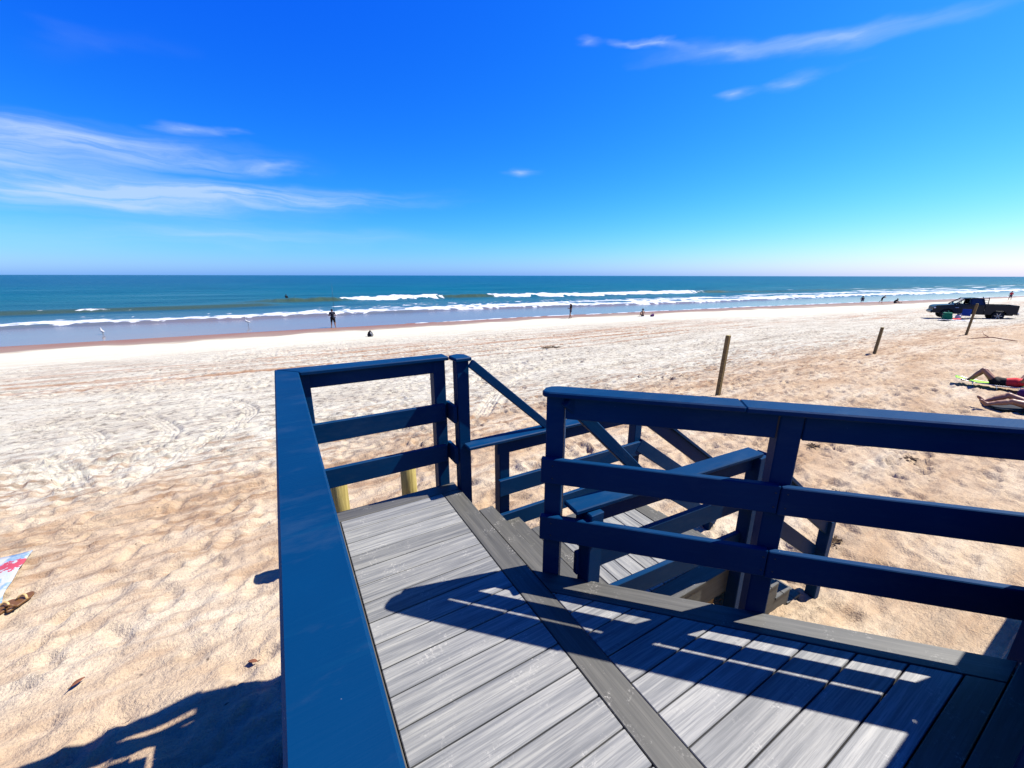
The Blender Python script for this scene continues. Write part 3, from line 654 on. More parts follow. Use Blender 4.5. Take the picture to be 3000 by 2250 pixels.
beam('fascia', ld, M_DX, (1.53, 1.388, LZ - TH - .10), (2.70, 1.388, LZ - TH - .10), .03, .19)
beam('fascia', ld, M_BLUE, (1.53, 2.49, LZ - TH - .10), (2.76, 2.49, LZ - TH - .10), .03, .19)
beam('fascia', ld, M_DY, (2.765, 1.42, LZ - TH - .08), (2.765, 2.47, LZ - TH - .08), .03, .15)
for x, y in ((1.6, 1.46), (2.6, 1.47), (1.6, 2.42), (2.66, 2.42)): beam('support_post', ld, M_RAW, (x, y, gz(x, y) - .3), (x, y, LZ - TH - .01), .09, .09, .004, up=(0, 1, 0))
for x in (1.9, 2.3): beam('joist', ld, M_RAW, (x, 1.41, LZ - TH - .08), (x, 2.47, LZ - TH - .08), .038, .14, .002)

s2 = thing('staircase', 'lower flight of charcoal composite steps ending in the sand', 'stairs')
for n in range(1, 6): tread(s2, 2.79 + RUN * n, LZ - RISE * n, 1.365, 2.50)
for n in range(1, 6): riser(s2, 2.80 + RUN * (n - 1), LZ - RISE * n, LZ - RISE * (n - 1) - TH, 1.365, 2.50)
for y in (1.392, 2.47): stringer(s2, 2.79, LZ, 5, y, M_DX)

r4 = thing('landing_railing', 'blue railing on the seaward side of the lower stair landing', 'railing')
LT = -1.215
cap_poly('cap_rail', r4, [(1.08, 2.485), (2.885, 2.485), (2.885, 2.62), (1.08, 2.62)], LT)
for z, h in ((LT - .085, .11), (-1.635, .14), (-1.945, .14)):
    beam('top_rail' if h < .12 else 'rail', r4, M_BLUE, (1.34, 2.515 if h > .12 else 2.55, z), (2.93, 2.515 if h > .12 else 2.55, z), .034, h)
for x in (1.405, 2.90): post(r4, x, 2.58, gz(x, 2.58) - .3 if x > 2 else -2.3, LT - .03)
r5 = thing('landing_railing', 'blue railing on the near side of the stair landing with a broad flat cap', 'railing')
NT_ = -1.16
cap_poly('cap_rail', r5, [(1.185, 1.387), (2.735, 1.298), (2.742, 1.415), (1.195, 1.506)], NT_)
nb = lambda x: 1.405 - .058 * (x - 1.1)
for z, h in ((NT_ - .085, .11), (-1.53, .14), (-1.86, .14)):
    beam('top_rail' if h < .12 else 'rail', r5, M_BLUE, (1.24, nb(1.24) + .045, z), (2.70, nb(2.70) + .045, z), .034, h)
post(r5, 1.30, 1.395, -2.35, NT_ - .03); post(r5, 2.735, 1.335, gz(2.7, 1.3) - .3, NT_ - .03)
def flight_rail(label, y, x0, zt, x1, yo):
    t = thing('stair_railing', label, 'railing'); sl = .69
    z = lambda x, d=0: zt - sl * (x - x0) - d
    beam('cap_rail', t, M_BLUE, (x0 + .01, y, z(x0)), (x1, y, z(x1)), .085, .03)
    beam('top_rail', t, M_BLUE, (x0 + .03, y, z(x0, .10)), (x1, y, z(x1, .10)), .036, .14)
    beam('rail', t, M_BLUE, (x0 - .06, y + yo, z(x0 - .06, .42)), (x1, y + yo, z(x1, .42)), .034, .13)
    beam('rail', t, M_BLUE, (x0 - .03, y + yo, z(x0 - .03, .72)), (x1, y + yo, z(x1, .72)), .034, .13)
    xe = x1 - .06; post(t, xe, y, gz(xe, y) - .35, z(xe, .02)); return t
flight_rail('sloping blue railing on the seaward side of the lower stair flight', 2.56, 2.945, LT + .0, 4.40, -.05)
flight_rail('sloping blue railing on the near side of the lower stair flight', 1.335, 2.78, NT_ - .03, 4.24, .05)
g1 = thing('stair_handrail', 'thin dark blue handrail sloping from the capped corner post down the upper steps', 'handrail')
beam('rail', g1, M_BLUE, (1.135, 2.545, -.60), (1.86, 2.545, -1.245), .04, .062)
g2 = thing('stair_handrail', 'thin dark blue handrail sloping down behind the diagonal railing', 'handrail')
beam('rail', g2, M_BLUE, (1.16, 1.47, -.585), (1.80, 1.45, -1.20), .04, .062)

# ------------------------------------------------------------------ pilings and stakes
for (x, y, zt, lab) in ((.325, 4.33, -2.05, 'round weathered wood piling in the sand before the deck, left of the pair'), (1.09, 4.33, -2.14, 'round weathered wood piling in the sand before the deck, right of the pair')):
    t = thing('wood_piling', lab, 'piling', (x, y, gz(x, y)), group='pilings before the deck')
    z0 = gz(x, y); lathe('trunk', t, M_PILE, [(.096, -.35), (.094, .2), (.091, .7), (.089, zt - z0 - .01), (.082, zt - z0)], 20)
for (x, y, h, lean, lab) in ((9.78, 6.04, 1.60, .035, 'tall square wooden stake leaning, nearest of the row in the sand'), (21.1, 6.58, 1.10, .06, 'short leaning wooden stake, middle one of the row'), (32.4, 6.42, 1.68, .05, 'leaning wooden stake in front of the pickup truck, farthest of the row')):
    t = thing('wooden_stake', lab, 'stake', (x, y, gz(x, y)), group='stakes along the beach')
    beam('shaft', t, M_STAKE, (0, 0, -.4), (.5 * lean * h, -lean * h, h - .012), .095, .095, .006, up=(0, 1, 0))
    beam('end_grain', t, M_PILE, (.5 * lean * h, -lean * h, h - .0118), (.5 * lean * h, -lean * h, h), .088, .088, .002, up=(0, 1, 0))
#@@PART2@@
# ------------------------------------------------------------------ bodies from blended capsules
def surface_net(Fv, lo, h):
    s = Fv < 0; nx, ny, nz = Fv.shape
    acc = np.zeros((nx - 1, ny - 1, nz - 1, 3)); cnt = np.zeros((nx - 1, ny - 1, nz - 1))
    gi = np.stack(np.meshgrid(np.arange(nx - 1), np.arange(ny - 1), np.arange(nz - 1), indexing='ij'), -1).astype(float)
    corner = lambda a, d: a[d[0]:nx - 1 + d[0], d[1]:ny - 1 + d[1], d[2]:nz - 1 + d[2]]
    for ax in range(3):
        o = [k for k in range(3) if k != ax]
        for p in (0, 1):
            for q in (0, 1):
                d0 = [0, 0, 0]; d0[o[0]] = p; d0[o[1]] = q; d1 = list(d0); d1[ax] = 1
                a, b = corner(Fv, d0), corner(Fv, d1); m = (a < 0) != (b < 0)
                t = np.where(m, a / np.where(m, a - b, 1), 0); pos = gi + np.array(d0, float); pos[..., ax] += t
                acc += pos * m[..., None]; cnt += m
    act = cnt > 0; idx = -np.ones(act.shape, int); idx[act] = np.arange(act.sum())
    V = acc[act] / cnt[act][:, None] * h + np.array(lo); Q = []
    for ax in range(3):
        o = [k for k in range(3) if k != ax]; sl = [slice(1, -1)] * 3; sl[ax] = slice(0, Fv.shape[ax] - 1)
        sl2 = list(sl); sl2[ax] = slice(1, Fv.shape[ax]); a, b = s[tuple(sl)], s[tuple(sl2)]; w = np.argwhere(a != b)
        if len(w) == 0: continue
        base = w.copy(); base[:, o[0]] += 1; base[:, o[1]] += 1
        def cell(du, dv): c = base.copy(); c[:, o[0]] += du; c[:, o[1]] += dv; return idx[c[:, 0], c[:, 1], c[:, 2]]
        q = np.c_[cell(-1, -1), cell(0, -1), cell(0, 0), cell(-1, 0)]; flip = a[tuple(w.T)] ^ (ax == 1)
        q[~flip] = q[~flip][:, ::-1]; Q.append(q)
    Q = np.concatenate(Q); return V, Q[(Q >= 0).all(1)]
def capsule(P, a, b, ra, rb):
    a, b = np.array(a, float), np.array(b, float); d = b - a; L = d @ d + 1e-9
    t = np.clip((P - a) @ d / L, 0, 1); return np.linalg.norm(P - a - t[..., None] * d, axis=-1) - (ra + (rb - ra) * t), t
def blend(segs, h, k=.03):
    pts = np.array([s[i] for s in segs for i in (0, 1)], float); rm = max(max(s[2], s[3]) for s in segs) + 3 * h
    lo = pts.min(0) - rm; n = np.ceil((pts.max(0) + rm - lo) / h).astype(int) + 1
    G = np.stack(np.meshgrid(*[lo[i] + h * np.arange(n[i]) for i in range(3)], indexing='ij'), -1)
    f = None
    for s in segs:
        d, _ = capsule(G, *s[:4])
        if f is None: f = d
        else:
            q = np.clip(.5 + .5 * (f - d) / k, 0, 1); f = f * (1 - q) + d * q - k * q * (1 - q)
    return surface_net(f, lo, h)
def body(name, parent, segs, mat, h=.02, clothes=(), k=.03):
    """One continuous skin; clothing shells are its children, cut from the same surface."""
    V, Q = blend(segs, h, k); o = np_mesh(name, V, Q, mat, parent)
    if clothes:
        ds = []; ts = []
        for s in segs: d, t = capsule(V, *s[:4]); ds.append(d); ts.append(t)
        ds = np.array(ds); w = ds.argmin(0); T = np.array(ts)[w, np.arange(len(V))]; lab = np.array([s[4] for s in segs])[w]
        nrm = np.zeros_like(V); a, b, c, d = (V[Q[:, i]] for i in range(4)); fn = np.cross(c - a, d - b)
        for i in range(4): np.add.at(nrm, Q[:, i], fn)
        nrm /= np.linalg.norm(nrm, axis=1)[:, None] + 1e-9
        for cname, rules, cm, off in clothes:
            sel = np.zeros(len(V), bool)
            for lb, t0, t1 in rules: sel |= (lab == lb) & (T >= t0) & (T <= t1)
            fq = Q[sel[Q].all(1)]
            if len(fq) == 0: continue
            u, inv = np.unique(fq, return_inverse=True)
            np_mesh(cname, (V + nrm * off)[u], inv.reshape(fq.shape), cm, parent)
    return o
def blob(name, parent, segs, mat, h=.015, k=.03):
    V, Q = blend(segs, h, k); return np_mesh(name, V, Q, mat, parent)
def human(J, fingers=False, s=1.0, build=1.0):
    """Segments for a figure from named joints (metres)."""
    b = build; S = []
    def a(p, q, r0, r1, l): S.append((J[p] if isinstance(p, str) else p, J[q] if isinstance(q, str) else q, r0 * s, r1 * s, l))
    a('pelvis', 'waist', .125 * b, .112 * b, 'hips'); a('waist', 'chest', .112 * b, .135 * b, 'torso'); a('chest', 'neck', .105 * b, .06, 'torso')
    a('hipL', 'hipR', .095 * b, .095 * b, 'hips'); a('shL', 'shR', .068 * b, .068 * b, 'torso')
    hd = np.array(J['head']); nk = np.array(J['neck']); fw = np.array(J['face'], float); fw /= np.linalg.norm(fw); up = hd - nk; up = up / np.linalg.norm(up)
    a('neck', tuple(hd - up * .04 * s), .054, .055, 'neck'); a(tuple(hd - up * .02 * s), tuple(hd + up * .055 * s), .083, .088, 'head')
    a(tuple(hd - up * .055 * s + fw * .03 * s), tuple(hd - up * .02 * s + fw * .035 * s), .052, .06, 'head')
    a(tuple(hd + fw * .09 * s), tuple(hd + fw * .10 * s - up * .022 * s), .009, .014, 'head')
    sd = np.cross(up, fw)
    for e in (-1, 1): a(tuple(hd + sd * e * .088 * s), tuple(hd + sd * e * .09 * s - up * .02 * s), .012, .014, 'head')
    for e in 'LR':
        a('hip' + e, 'knee' + e, .083 * b, .056, 'thigh'); a('knee' + e, 'ank' + e, .054, .036, 'shin'); a('ank' + e, 'toe' + e, .036, .03, 'foot')
        kn, an = np.array(J['knee' + e]), np.array(J['ank' + e]); a(tuple(kn * .75 + an * .25), tuple(kn * .5 + an * .5), .052, .05, 'shin')
        a('sh' + e, 'el' + e, .05 * b, .039, 'upperarm'); a('el' + e, 'wr' + e, .038, .027, 'forearm')
        wr, el = np.array(J['wr' + e], float), np.array(J['el' + e], float); d = np.array(J.get('hand' + e, wr - el), float); d /= np.linalg.norm(d)
        a(tuple(wr), tuple(wr + d * .07 * s), .026, .034, 'hand')
        side = np.cross(d, (0, 0, 1.)); side = side / (np.linalg.norm(side) + 1e-6) if np.linalg.norm(side) > .1 else np.array((1., 0, 0))
        nrm = np.cross(side, d)
        for i, L in enumerate((.075, .085, .08, .062)):
            r = wr + d * .085 * s + side * (i - 1.5) * .021 * s; m = r + d * L * .55 * s; a(tuple(r), tuple(m), .0095, .0088, 'hand'); a(tuple(m), tuple(m + (d * .8 - nrm * .6) * L * .45 * s), .0088, .0075, 'hand')
        r = wr + d * .03 * s - side * .03 * s; a(tuple(r), tuple(r + (d * .6 - side * .8) * .055 * s), .012, .0095, 'hand')
    return S
def fabric(name, col, rough=.85):
    m = mat_base(name, col, rough, .15); t = NT(m); n = t.noise(t.coords((1, 1, 1)), 9, 4, .6)
    t.color(t.ramp(n, [(.35, tuple(c * .8 for c in col)), (.65, tuple(min(1, c * 1.12) for c in col))])); t.bump(t.noise(t.coords((1, 1, 1)), 28, 4, .6), .3, .01); return m
def skin(name, col):
    m = mat_base(name, col, .5, .35); t = NT(m); n = t.noise(t.coords((1, 1, 1)), 6, 3, .5)
    t.color(t.ramp(n, [(.3, tuple(c * .85 for c in col)), (.7, tuple(c * 1.1 for c in col))])); return m
SK1 = skin('tanned_skin', (.24, .115, .065)); SK2 = skin('light_skin', (.34, .19, .12)); SK3 = skin('deep_tanned_skin', (.19, .085, .05))
HAIR = fabric('dark_hair', (.012, .009, .008), .6); NAVY = fabric('navy_cotton', (.012, .014, .026)); BLACK = fabric('black_fabric', (.008, .008, .009)); DENIM = fabric('grey_denim', (.05, .05, .075)); RED = fabric('red_fabric', (.52, .03, .035)); PURPLE = fabric('purple_fabric', (.05, .012, .075)); MAROON = fabric('maroon_swimwear', (.06, .01, .014)); TEAL = fabric('teal_fabric', (.01, .12, .09)); WHITE = fabric('white_cotton', (.42, .42, .42)); TAN = fabric('tan_cotton', (.28, .20, .12))
M_BLACK = mat_base('black_rubber', (.012, .012, .013), .7, .3); M_ROD = mat_base('dark_carbon', (.02, .02, .025), .35, .5); M_CHROME = mat_base('polished_metal', (.45, .45, .46), .22, .5, 1.0)

def standing(h, face=(0, 1, 0)):
    k = h / 1.75
    J = dict(pelvis=(0, 0, .93), waist=(0, .0, 1.08), chest=(0, -.01, 1.28), neck=(0, -.01, 1.46), head=(0, .015, 1.60), hipL=(-.085, 0, .92), hipR=(.085, 0, .92), shL=(-.17, -.01, 1.40), shR=(.17, -.01, 1.40),
             kneeL=(-.10, .02, .50), kneeR=(.10, .02, .50), ankL=(-.115, -.01, .075), ankR=(.115, -.01, .075), toeL=(-.13, .14, .032), toeR=(.13, .14, .032), elL=(-.24, -.02, 1.13), elR=(.24, -.02, 1.13), wrL=(-.23, .14, .95), wrR=(.23, .14, .95))
    J = {a: tuple(np.array(v) * k) for a, v in J.items()}; J['face'] = face; return J
def place(o, x, y, az, z=None, s=1.0):
    """az: heading the local +Y points to, clockwise from the sea direction."""
    o.location = (x, y, gz(x, y) if z is None else z); o.rotation_euler = (0, 0, -math.radians(az)); o.scale = (s, s, s)

# angler at the water's edge, seen from behind, rod upright before him
t = thing('person', 'person in dark cap, navy shirt and black shorts fishing at the waterline, seen from behind', 'person')
J = standing(1.76); J.update(elL=(-.30, -.02, 1.17), elR=(.30, -.02, 1.17), wrL=(-.10, .24, 1.10), wrR=(.20, .22, 1.12), handL=(.6, .5, 0), handR=(-.4, .7, 0), ankL=(-.17, -.01, .075), ankR=(.17, -.01, .075), toeL=(-.22, .13, .03), toeR=(.22, .13, .03), kneeL=(-.135, .02, .5), kneeR=(.135, .02, .5))
body('body', t, human(J, build=1.15), SK1, .018, [('shirt', [('torso', 0, 1), ('hips', .35, 1), ('upperarm', 0, .62)], NAVY, .016), ('shorts', [('hips', 0, .5), ('thigh', 0, .92)], BLACK, .02)], .035)
blob('cap', t, [((0, .01, 1.645), (0, .02, 1.69), .098, .088), ((0, .08, 1.66), (0, .15, 1.65), .05, .035)], NAVY, .016)
place(t, 4.42, 41.6, 5)
rod = thing('fishing_rod', 'long thin dark fishing rod held upright at the waterline', 'fishing rod')
tube('rod_blank', rod, M_ROD, [(0, 0, .3), (0, .05, 1.2), (.02, .2, 2.6), (.05, .5, 4.1)], [.018, .016, .011, .006], 8)
lathe('reel', rod, M_CHROME, [(.03, -.05), (.05, -.04), (.035, 0), (.05, .04), (.03, .05)], 14).location = (.05, .05, .95)
place(rod, 4.66, 41.85, 5, gz(4.42, 41.6))
# walker looking at a phone
t = thing('person', 'person with long dark hair and dark top standing near the water holding a phone', 'person')
J = standing(1.64); J.update(elL=(-.20, .06, 1.05), elR=(.2, .06, 1.05), wrL=(-.07, .27, 1.13), wrR=(.09, .26, 1.12), handL=(.25, .6, .3), handR=(-.25, .6, .3), head=(0, .05, 1.49), face=(0, .9, -.35), ankL=(-.09, .16, .075), toeL=(-.10, .30, .03), kneeL=(-.09, .12, .47), ankR=(.09, -.14, .08), toeR=(.1, .0, .03))
body('body', t, human(J, s=.94, build=.92), SK3, .018, [('top', [('torso', 0, 1), ('upperarm', 0, .4)], BLACK, .013), ('shorts', [('hips', 0, 1), ('thigh', 0, .38)], DENIM, .016)])
blob('hair', t, [((0, .01, 1.50), (0, .02, 1.55), .10, .095), ((0, -.06, 1.48), (0, -.09, 1.20), .085, .07)], HAIR, .016)
box('phone', t, M_BLACK, (.01, .34, 1.16), (.07, .012, .14), .004, (.5, 0, 0))
place(t, 28.4, 35.9, -75)
# sitter with a hat
def seated(lean=.12, spread=.12):
    J = dict(pelvis=(0, 0, .13), waist=(0, -.02, .28), chest=(0, .02, .47), neck=(0, .05, .64), head=(0, .09, .78), hipL=(-.09, .03, .12), hipR=(.09, .03, .12), shL=(-.17, .04, .58), shR=(.17, .04, .58), kneeL=(-.14, .38, .40), kneeR=(.14, .38, .40), ankL=(-.13, .62, .08), ankR=(.13, .62, .08), toeL=(-.14, .76, .04), toeR=(.14, .76, .04), elL=(-.24, .22, .42), elR=(.24, .22, .42), wrL=(-.11, .42, .42), wrR=(.11, .42, .42), face=(0, 1, -.1))
    return J
t = thing('person', 'person in a dark hat sitting on the sand facing the sea, bare tanned back', 'person')
body('body', t, human(seated()), SK1, .018, [('swimwear', [('hips', 0, .75), ('thigh', 0, .25)], BLACK, .013)])
blob('hat', t, [((0, .08, .84), (0, .09, .90), .098, .085), ((-.13, .08, .845), (.13, .08, .845), .035, .035), ((0, -.05, .845), (0, .22, .845), .035, .035)], NAVY, .015)
place(t, 36.7, 33.0, 30, s=.95)
t = thing('beach_bag', 'purple beach bag lying on the sand beside the sitting person', 'bag')
blob('bag_body', t, [((-.12, 0, .12), (.14, 0, .16), .13, .15), ((.1, 0, .2), (.16, 0, .28), .12, .08)], PURPLE, .02)
tube('strap', t, BLACK, [(-.1, .02, .24), (-.05, .04, .40), (.06, .04, .46), (.16, .03, .34)], .012)
place(t, 37.35, 32.2, 0)
t = thing('beach_towel', 'small pale towel spread by the sitting person and purple bag', 'towel')
def cloth(name, parent, mat, w, l, seed, amp=.012, thick=.008, n=26):
    u, v = np.meshgrid(np.linspace(-w / 2, w / 2, n), np.linspace(-l / 2, l / 2, n), indexing='ij')
    z = amp * (1 + fbm(u * 5, v * 5, seed, 3)) + .004; du = .03 * vnoise(u * 2, v * 3, seed + 5)
    top = np.c_[(u + du).ravel(), (v + .03 * vnoise(u * 3, v * 2, seed + 6)).ravel(), (z + thick).ravel()]; bot = top.copy(); bot[:, 2] -= thick
    I = (np.arange(n - 1)[:, None] * n + np.arange(n - 1)[None]).ravel(); F = np.c_[I, I + n, I + n + 1, I + 1]; N = n * n
    rim_ = list(range(0, n)) + [i * n + n - 1 for i in range(1, n)] + [(n - 1) * n + j for j in range(n - 2, -1, -1)] + [i * n for i in range(n - 2, 0, -1)]
    R = np.array([(rim_[i], rim_[(i + 1) % len(rim_)], rim_[(i + 1) % len(rim_)] + N, rim_[i] + N) for i in range(len(rim_))])
    return np_mesh(name, np.r_[top, bot], np.r_[F, (F + N)[:, ::-1], R], mat, parent)
cloth('towel_cloth', t, WHITE, 1.5, .8, 3); place(t, 37.0, 32.5, 15)
# distant figures down the beach
def crouch():
    J = seated(); J.update(pelvis=(0, -.1, .35), waist=(0, -.05, .48), chest=(0, .06, .62), neck=(0, .14, .76), head=(0, .2, .88), hipL=(-.09, -.08, .34), hipR=(.09, -.08, .34), kneeL=(-.14, .25, .42), kneeR=(.14, .25, .42), ankL=(-.12, .08, .07), ankR=(.12, .08, .07), toeL=(-.13, .22, .03), toeR=(.13, .22, .03), shL=(-.16, .12, .70), shR=(.16, .12, .70), elL=(-.22, .3, .5), elR=(.22, .3, .5), wrL=(-.12, .42, .35), wrR=(.12, .42, .35)); return J
t = thing('person', 'small dark figure crouching in the swash, leftmost of the three far down the beach', 'person')
body('body', t, human(crouch()), SK3, .022, [('shirt', [('torso', 0, 1), ('upperarm', 0, .6)], NAVY, .015), ('shorts', [('hips', 0, 1), ('thigh', 0, .7)], DENIM, .018)]); blob('hair', t, [((0, .18, .92), (0, .19, .96), .1, .09)], HAIR, .02)
place(t, 97.6, 34.0, 60, SEA + .0, 1.15)
t = thing('person', 'small dark figure stooping as it steps along the waterline far down the beach', 'person')
J = standing(1.5); J.update(chest=(0, .16, 1.05), neck=(0, .27, 1.18), head=(0, .36, 1.28), shL=(-.15, .2, 1.12), shR=(.15, .2, 1.12), waist=(0, .05, .92), elL=(-.2, .36, .95), elR=(.2, .34, .95), wrL=(-.12, .52, .98), wrR=(.12, .5, .98), kneeL=(-.09, -.03, .45), ankL=(-.1, -.30, .22), toeL=(-.1, -.33, .08), face=(0, .8, -.5))
body('body', t, human(J, s=.88), SK3, .022, [('shirt', [('torso', 0, 1), ('upperarm', 0, .6)], NAVY, .014), ('shorts', [('hips', 0, 1), ('thigh', 0, .7)], BLACK, .016)]); blob('hair', t, [((0, .34, 1.33), (0, .33, 1.36), .088, .085)], HAIR, .02)
place(t, 96.6, 30.8, 135, None, 1.0)
t = thing('person', 'small dark figure sitting on wet sand leaning forward, legs out, far down the beach', 'person')
J = seated(); J.update(chest=(0, .14, .42), neck=(0, .24, .55), head=(0, .33, .64), shL=(-.16, .2, .5), shR=(.16, .2, .5), kneeL=(-.12, .45, .14), kneeR=(.12, .45, .14), ankL=(-.12, .85, .07), ankR=(.12, .85, .07), toeL=(-.13, .9, .17), toeR=(.13, .9, .17), elL=(-.22, .38, .3), elR=(.22, .38, .3), wrL=(-.15, .55, .12), wrR=(.15, .55, .12))
body('body', t, human(J), SK3, .022, [('shirt', [('torso', 0, 1), ('upperarm', 0, .6)], BLACK, .014), ('shorts', [('hips', 0, 1), ('thigh', 0, .6)], NAVY, .016)]); blob('hair', t, [((0, .30, .68), (0, .29, .71), .098, .09)], HAIR, .02)
place(t, 97.5, 29.2, 140, None, 1.1)
t = thing('person', 'tiny figure in red walking on the far sand behind the pickup bed', 'person')
J = standing(1.7); J.update(kneeL=(-.09, .14, .5), ankL=(-.1, .24, .08), toeL=(-.1, .38, .04), kneeR=(.09, -.03, .48), ankR=(.1, -.2, .1), toeR=(.1, -.08, .035))
body('body', t, human(J), SK1, .025, [('shirt', [('torso', 0, 1), ('upperarm', 0, .7), ('hips', .5, 1)], RED, .015), ('shorts', [('hips', 0, 1), ('thigh', 0, .8)], DENIM, .018)]); blob('hair', t, [((0, .0, 1.64), (0, .0, 1.67), .1, .09)], HAIR, .02)
place(t, 123.0, 20.0, 60)
# surfer and board
t = thing('person', 'dark surfer sitting low in the water behind the green wave', 'person')
body('body', t, human(seated()), SK1, .02, [('wetsuit', [('torso', 0, 1), ('hips', 0, 1), ('upperarm', 0, 1), ('forearm', 0, 1), ('thigh', 0, 1), ('shin', 0, 1)], BLACK, .012)]); blob('hair', t, [((0, .06, .82), (0, .06, .86), .1, .09)], HAIR, .02)
place(t, 1.85, 94.5, 20, SEA + .12, 1.05)
t = thing('surfboard', 'dark surfboard nose tilted up out of the water beside the surfer', 'surfboard')
def board_mesh():
    n, m = 28, 12; V = []; F = []
    for i in range(n):
        s = i / (n - 1) * 2 - 1; w = .26 * (1 - abs(s) ** 2.6) ** .75 + .004
        for j in range(m):
            a = 2 * math.pi * j / m; V.append((w * math.cos(a), s * 1.05, .03 * math.sin(a) * (1 - abs(s) ** 4) + .12 * max(0, s) ** 2.5))
    for i in range(n - 1):
        for j in range(m): F.append((i * m + j, i * m + (j + 1) % m, (i + 1) * m + (j + 1) % m, (i + 1) * m + j))
    return V, F
V, F = board_mesh(); so = np_mesh('hull', V, F, mat_base('dark_fibreglass', (.02, .035, .05), .3, .5), t); so.rotation_euler = (D(32), 0, 0)
place(t, 3.0, 95.6, 100, SEA + .25)

# ------------------------------------------------------------------ sunbathers by the deck
LIME = fabric('lime_sling_fabric', (.20, .42, .03), .7); M_ALU = mat_base('aluminium_tube', (.5, .5, .5), .35, .5, .9)
t = thing('sun_lounger', 'low lime green folding lounger on the sand under the reclining sunbather', 'lounger')
prof = [(-.98, .25), (-.55, .15), (-.1, .135), (.45, .14), (.62, .17), (1.12, .42)]     # local x, height
n = 26; xs = np.linspace(prof[0][0], prof[-1][0], 40); zz = np.interp(xs, [p[0] for p in prof], [p[1] for p in prof]); zz = np.convolve(np.pad(zz, 2, 'edge'), np.ones(5) / 5, 'valid')
V = []; F = []
for x, z in zip(xs, zz):
    for y in np.linspace(-.28, .28, 9): V.append((x, y, z - .02 * (1 - (y / .28) ** 2)))
for i in range(39):
    for j in range(8): F.append((i * 9 + j, i * 9 + j + 1, (i + 1) * 9 + j + 1, (i + 1) * 9 + j))
V = np.array(V); F = np.array(F); nV = len(V); rimi = [(i * 9 + j) for i, j in [(0, j) for j in range(9)] + [(i, 8) for i in range(1, 40)] + [(39, j) for j in range(7, -1, -1)] + [(i, 0) for i in range(38, 0, -1)]]
Rm = np.array([(rimi[i], rimi[(i + 1) % len(rimi)], rimi[(i + 1) % len(rimi)] + nV, rimi[i] + nV) for i in range(len(rimi))])
np_mesh('sling', np.r_[V, V - (0, 0, .007)], np.r_[F[:, ::-1], F + nV, Rm], LIME, t)
for y in (-.29, .29): tube('side_rail', t, M_ALU, [(x, y, z) for x, z in zip(xs[::3], zz[::3])], .011)
for x in (-.55, .02, .55):
    zt = float(np.interp(x, xs, zz)); tube('leg', t, M_ALU, [(x, -.29, zt), (x + .05, -.29, -.02), (x + .05, .29, -.02), (x, .29, zt)], .009)
LX, LY, LAZ = 17.05, 2.55, 0
def lie(o, x, y, ang, dz=0): o.location = (x, y, gz(x, y) + dz); o.rotation_euler = (0, 0, math.radians(ang))
lie(t, LX, LY, -76, .02); t.scale = (.78, .78, .78)
t = thing('person', 'sunbather in a red top lying on the green lounger, knees up, arms behind head', 'person')
J = dict(pelvis=(.02, 0, .25), waist=(.22, 0, .25), chest=(.44, 0, .28), neck=(.62, 0, .35), head=(.76, 0, .44), hipL=(-.02, .09, .24), hipR=(-.02, -.09, .24), shL=(.56, .17, .33), shR=(.56, -.17, .33),
         kneeL=(-.30, .12, .60), kneeR=(-.38, -.10, .64), ankL=(-.55, .11, .24), ankR=(-.66, -.10, .22), toeL=(-.70, .12, .20), toeR=(-.81, -.10, .19), elL=(.66, .40, .56), elR=(.62, -.36, .66), wrL=(.84, .16, .50), wrR=(.84, -.15, .52), handL=(.1, -.8, 0), handR=(.1, .8, 0), face=(-.25, 0, 1))
body('body', t, human(J, build=1.18, s=1.08), SK1, .013, [('red_top', [('torso', 0, 1)], RED, .014), ('shorts', [('hips', 0, 1), ('thigh', 0, .30)], BLACK, .015)], .028)
blob('hair', t, [((.84, 0, .44), (.80, 0, .52), .085, .06), ((.80, -.06, .42), (.80, .06, .42), .07, .07)], HAIR, .012)
V_ = blob('sunglasses', t, [((.735, .045, .525), (.735, .015, .53), .024, .022), ((.735, -.015, .53), (.735, -.045, .525), .022, .024)], M_BLACK, .006, .006)
lie(t, LX, LY, -76, .0); t.scale = (.78, .78, .78)
# second sunbather on an added towel, coloured dark for the shade under the body, legs toward the camera's left
t = thing('beach_towel', 'added towel coloured dark as the shadow under the nearer sunbather at the right', 'towel')
cloth('towel_cloth', t, fabric('shade_dark_towel', (.012, .014, .02)), 1.9, .8, 9); lie(t, 15.0, 1.35, -60, .01)
t = thing('person', 'nearer sunbather at the right edge lying with legs stretched out, dark swimwear', 'person')
J = dict(pelvis=(.10, 0, .14), waist=(.27, 0, .14), chest=(.48, 0, .16), neck=(.68, 0, .18), head=(.82, 0, .20), hipL=(.06, .09, .13), hipR=(.06, -.09, .13), shL=(.60, .17, .15), shR=(.60, -.17, .15),
         kneeL=(-.33, .13, .30), kneeR=(-.34, -.11, .21), ankL=(-.70, .12, .10), ankR=(-.74, -.12, .09), toeL=(-.80, .14, .19), toeR=(-.84, -.14, .17), elL=(.40, .30, .10), elR=(.42, -.30, .10), wrL=(.18, .30, .08), wrR=(.20, -.30, .08), face=(0, 0, 1))
body('body', t, human(J, build=1.15, s=1.12), SK1, .013, [('swimwear', [('hips', 0, 1), ('thigh', 0, .22), ('torso', .5, .9)], BLACK, .013)], .028)
blob('hair', t, [((.88, 0, .19), (.90, 0, .16), .09, .09)], HAIR, .014)
lie(t, 14.62, 1.56, -62, .02)
t = thing('beach_bag', 'purple cloth bag with pale top standing at the right edge between the sunbathers', 'bag')
blob('bag_body', t, [((-.14, 0, .12), (.16, .02, .12), .12, .13), ((.05, 0, .2), (.12, 0, .34), .11, .06)], PURPLE, .016)
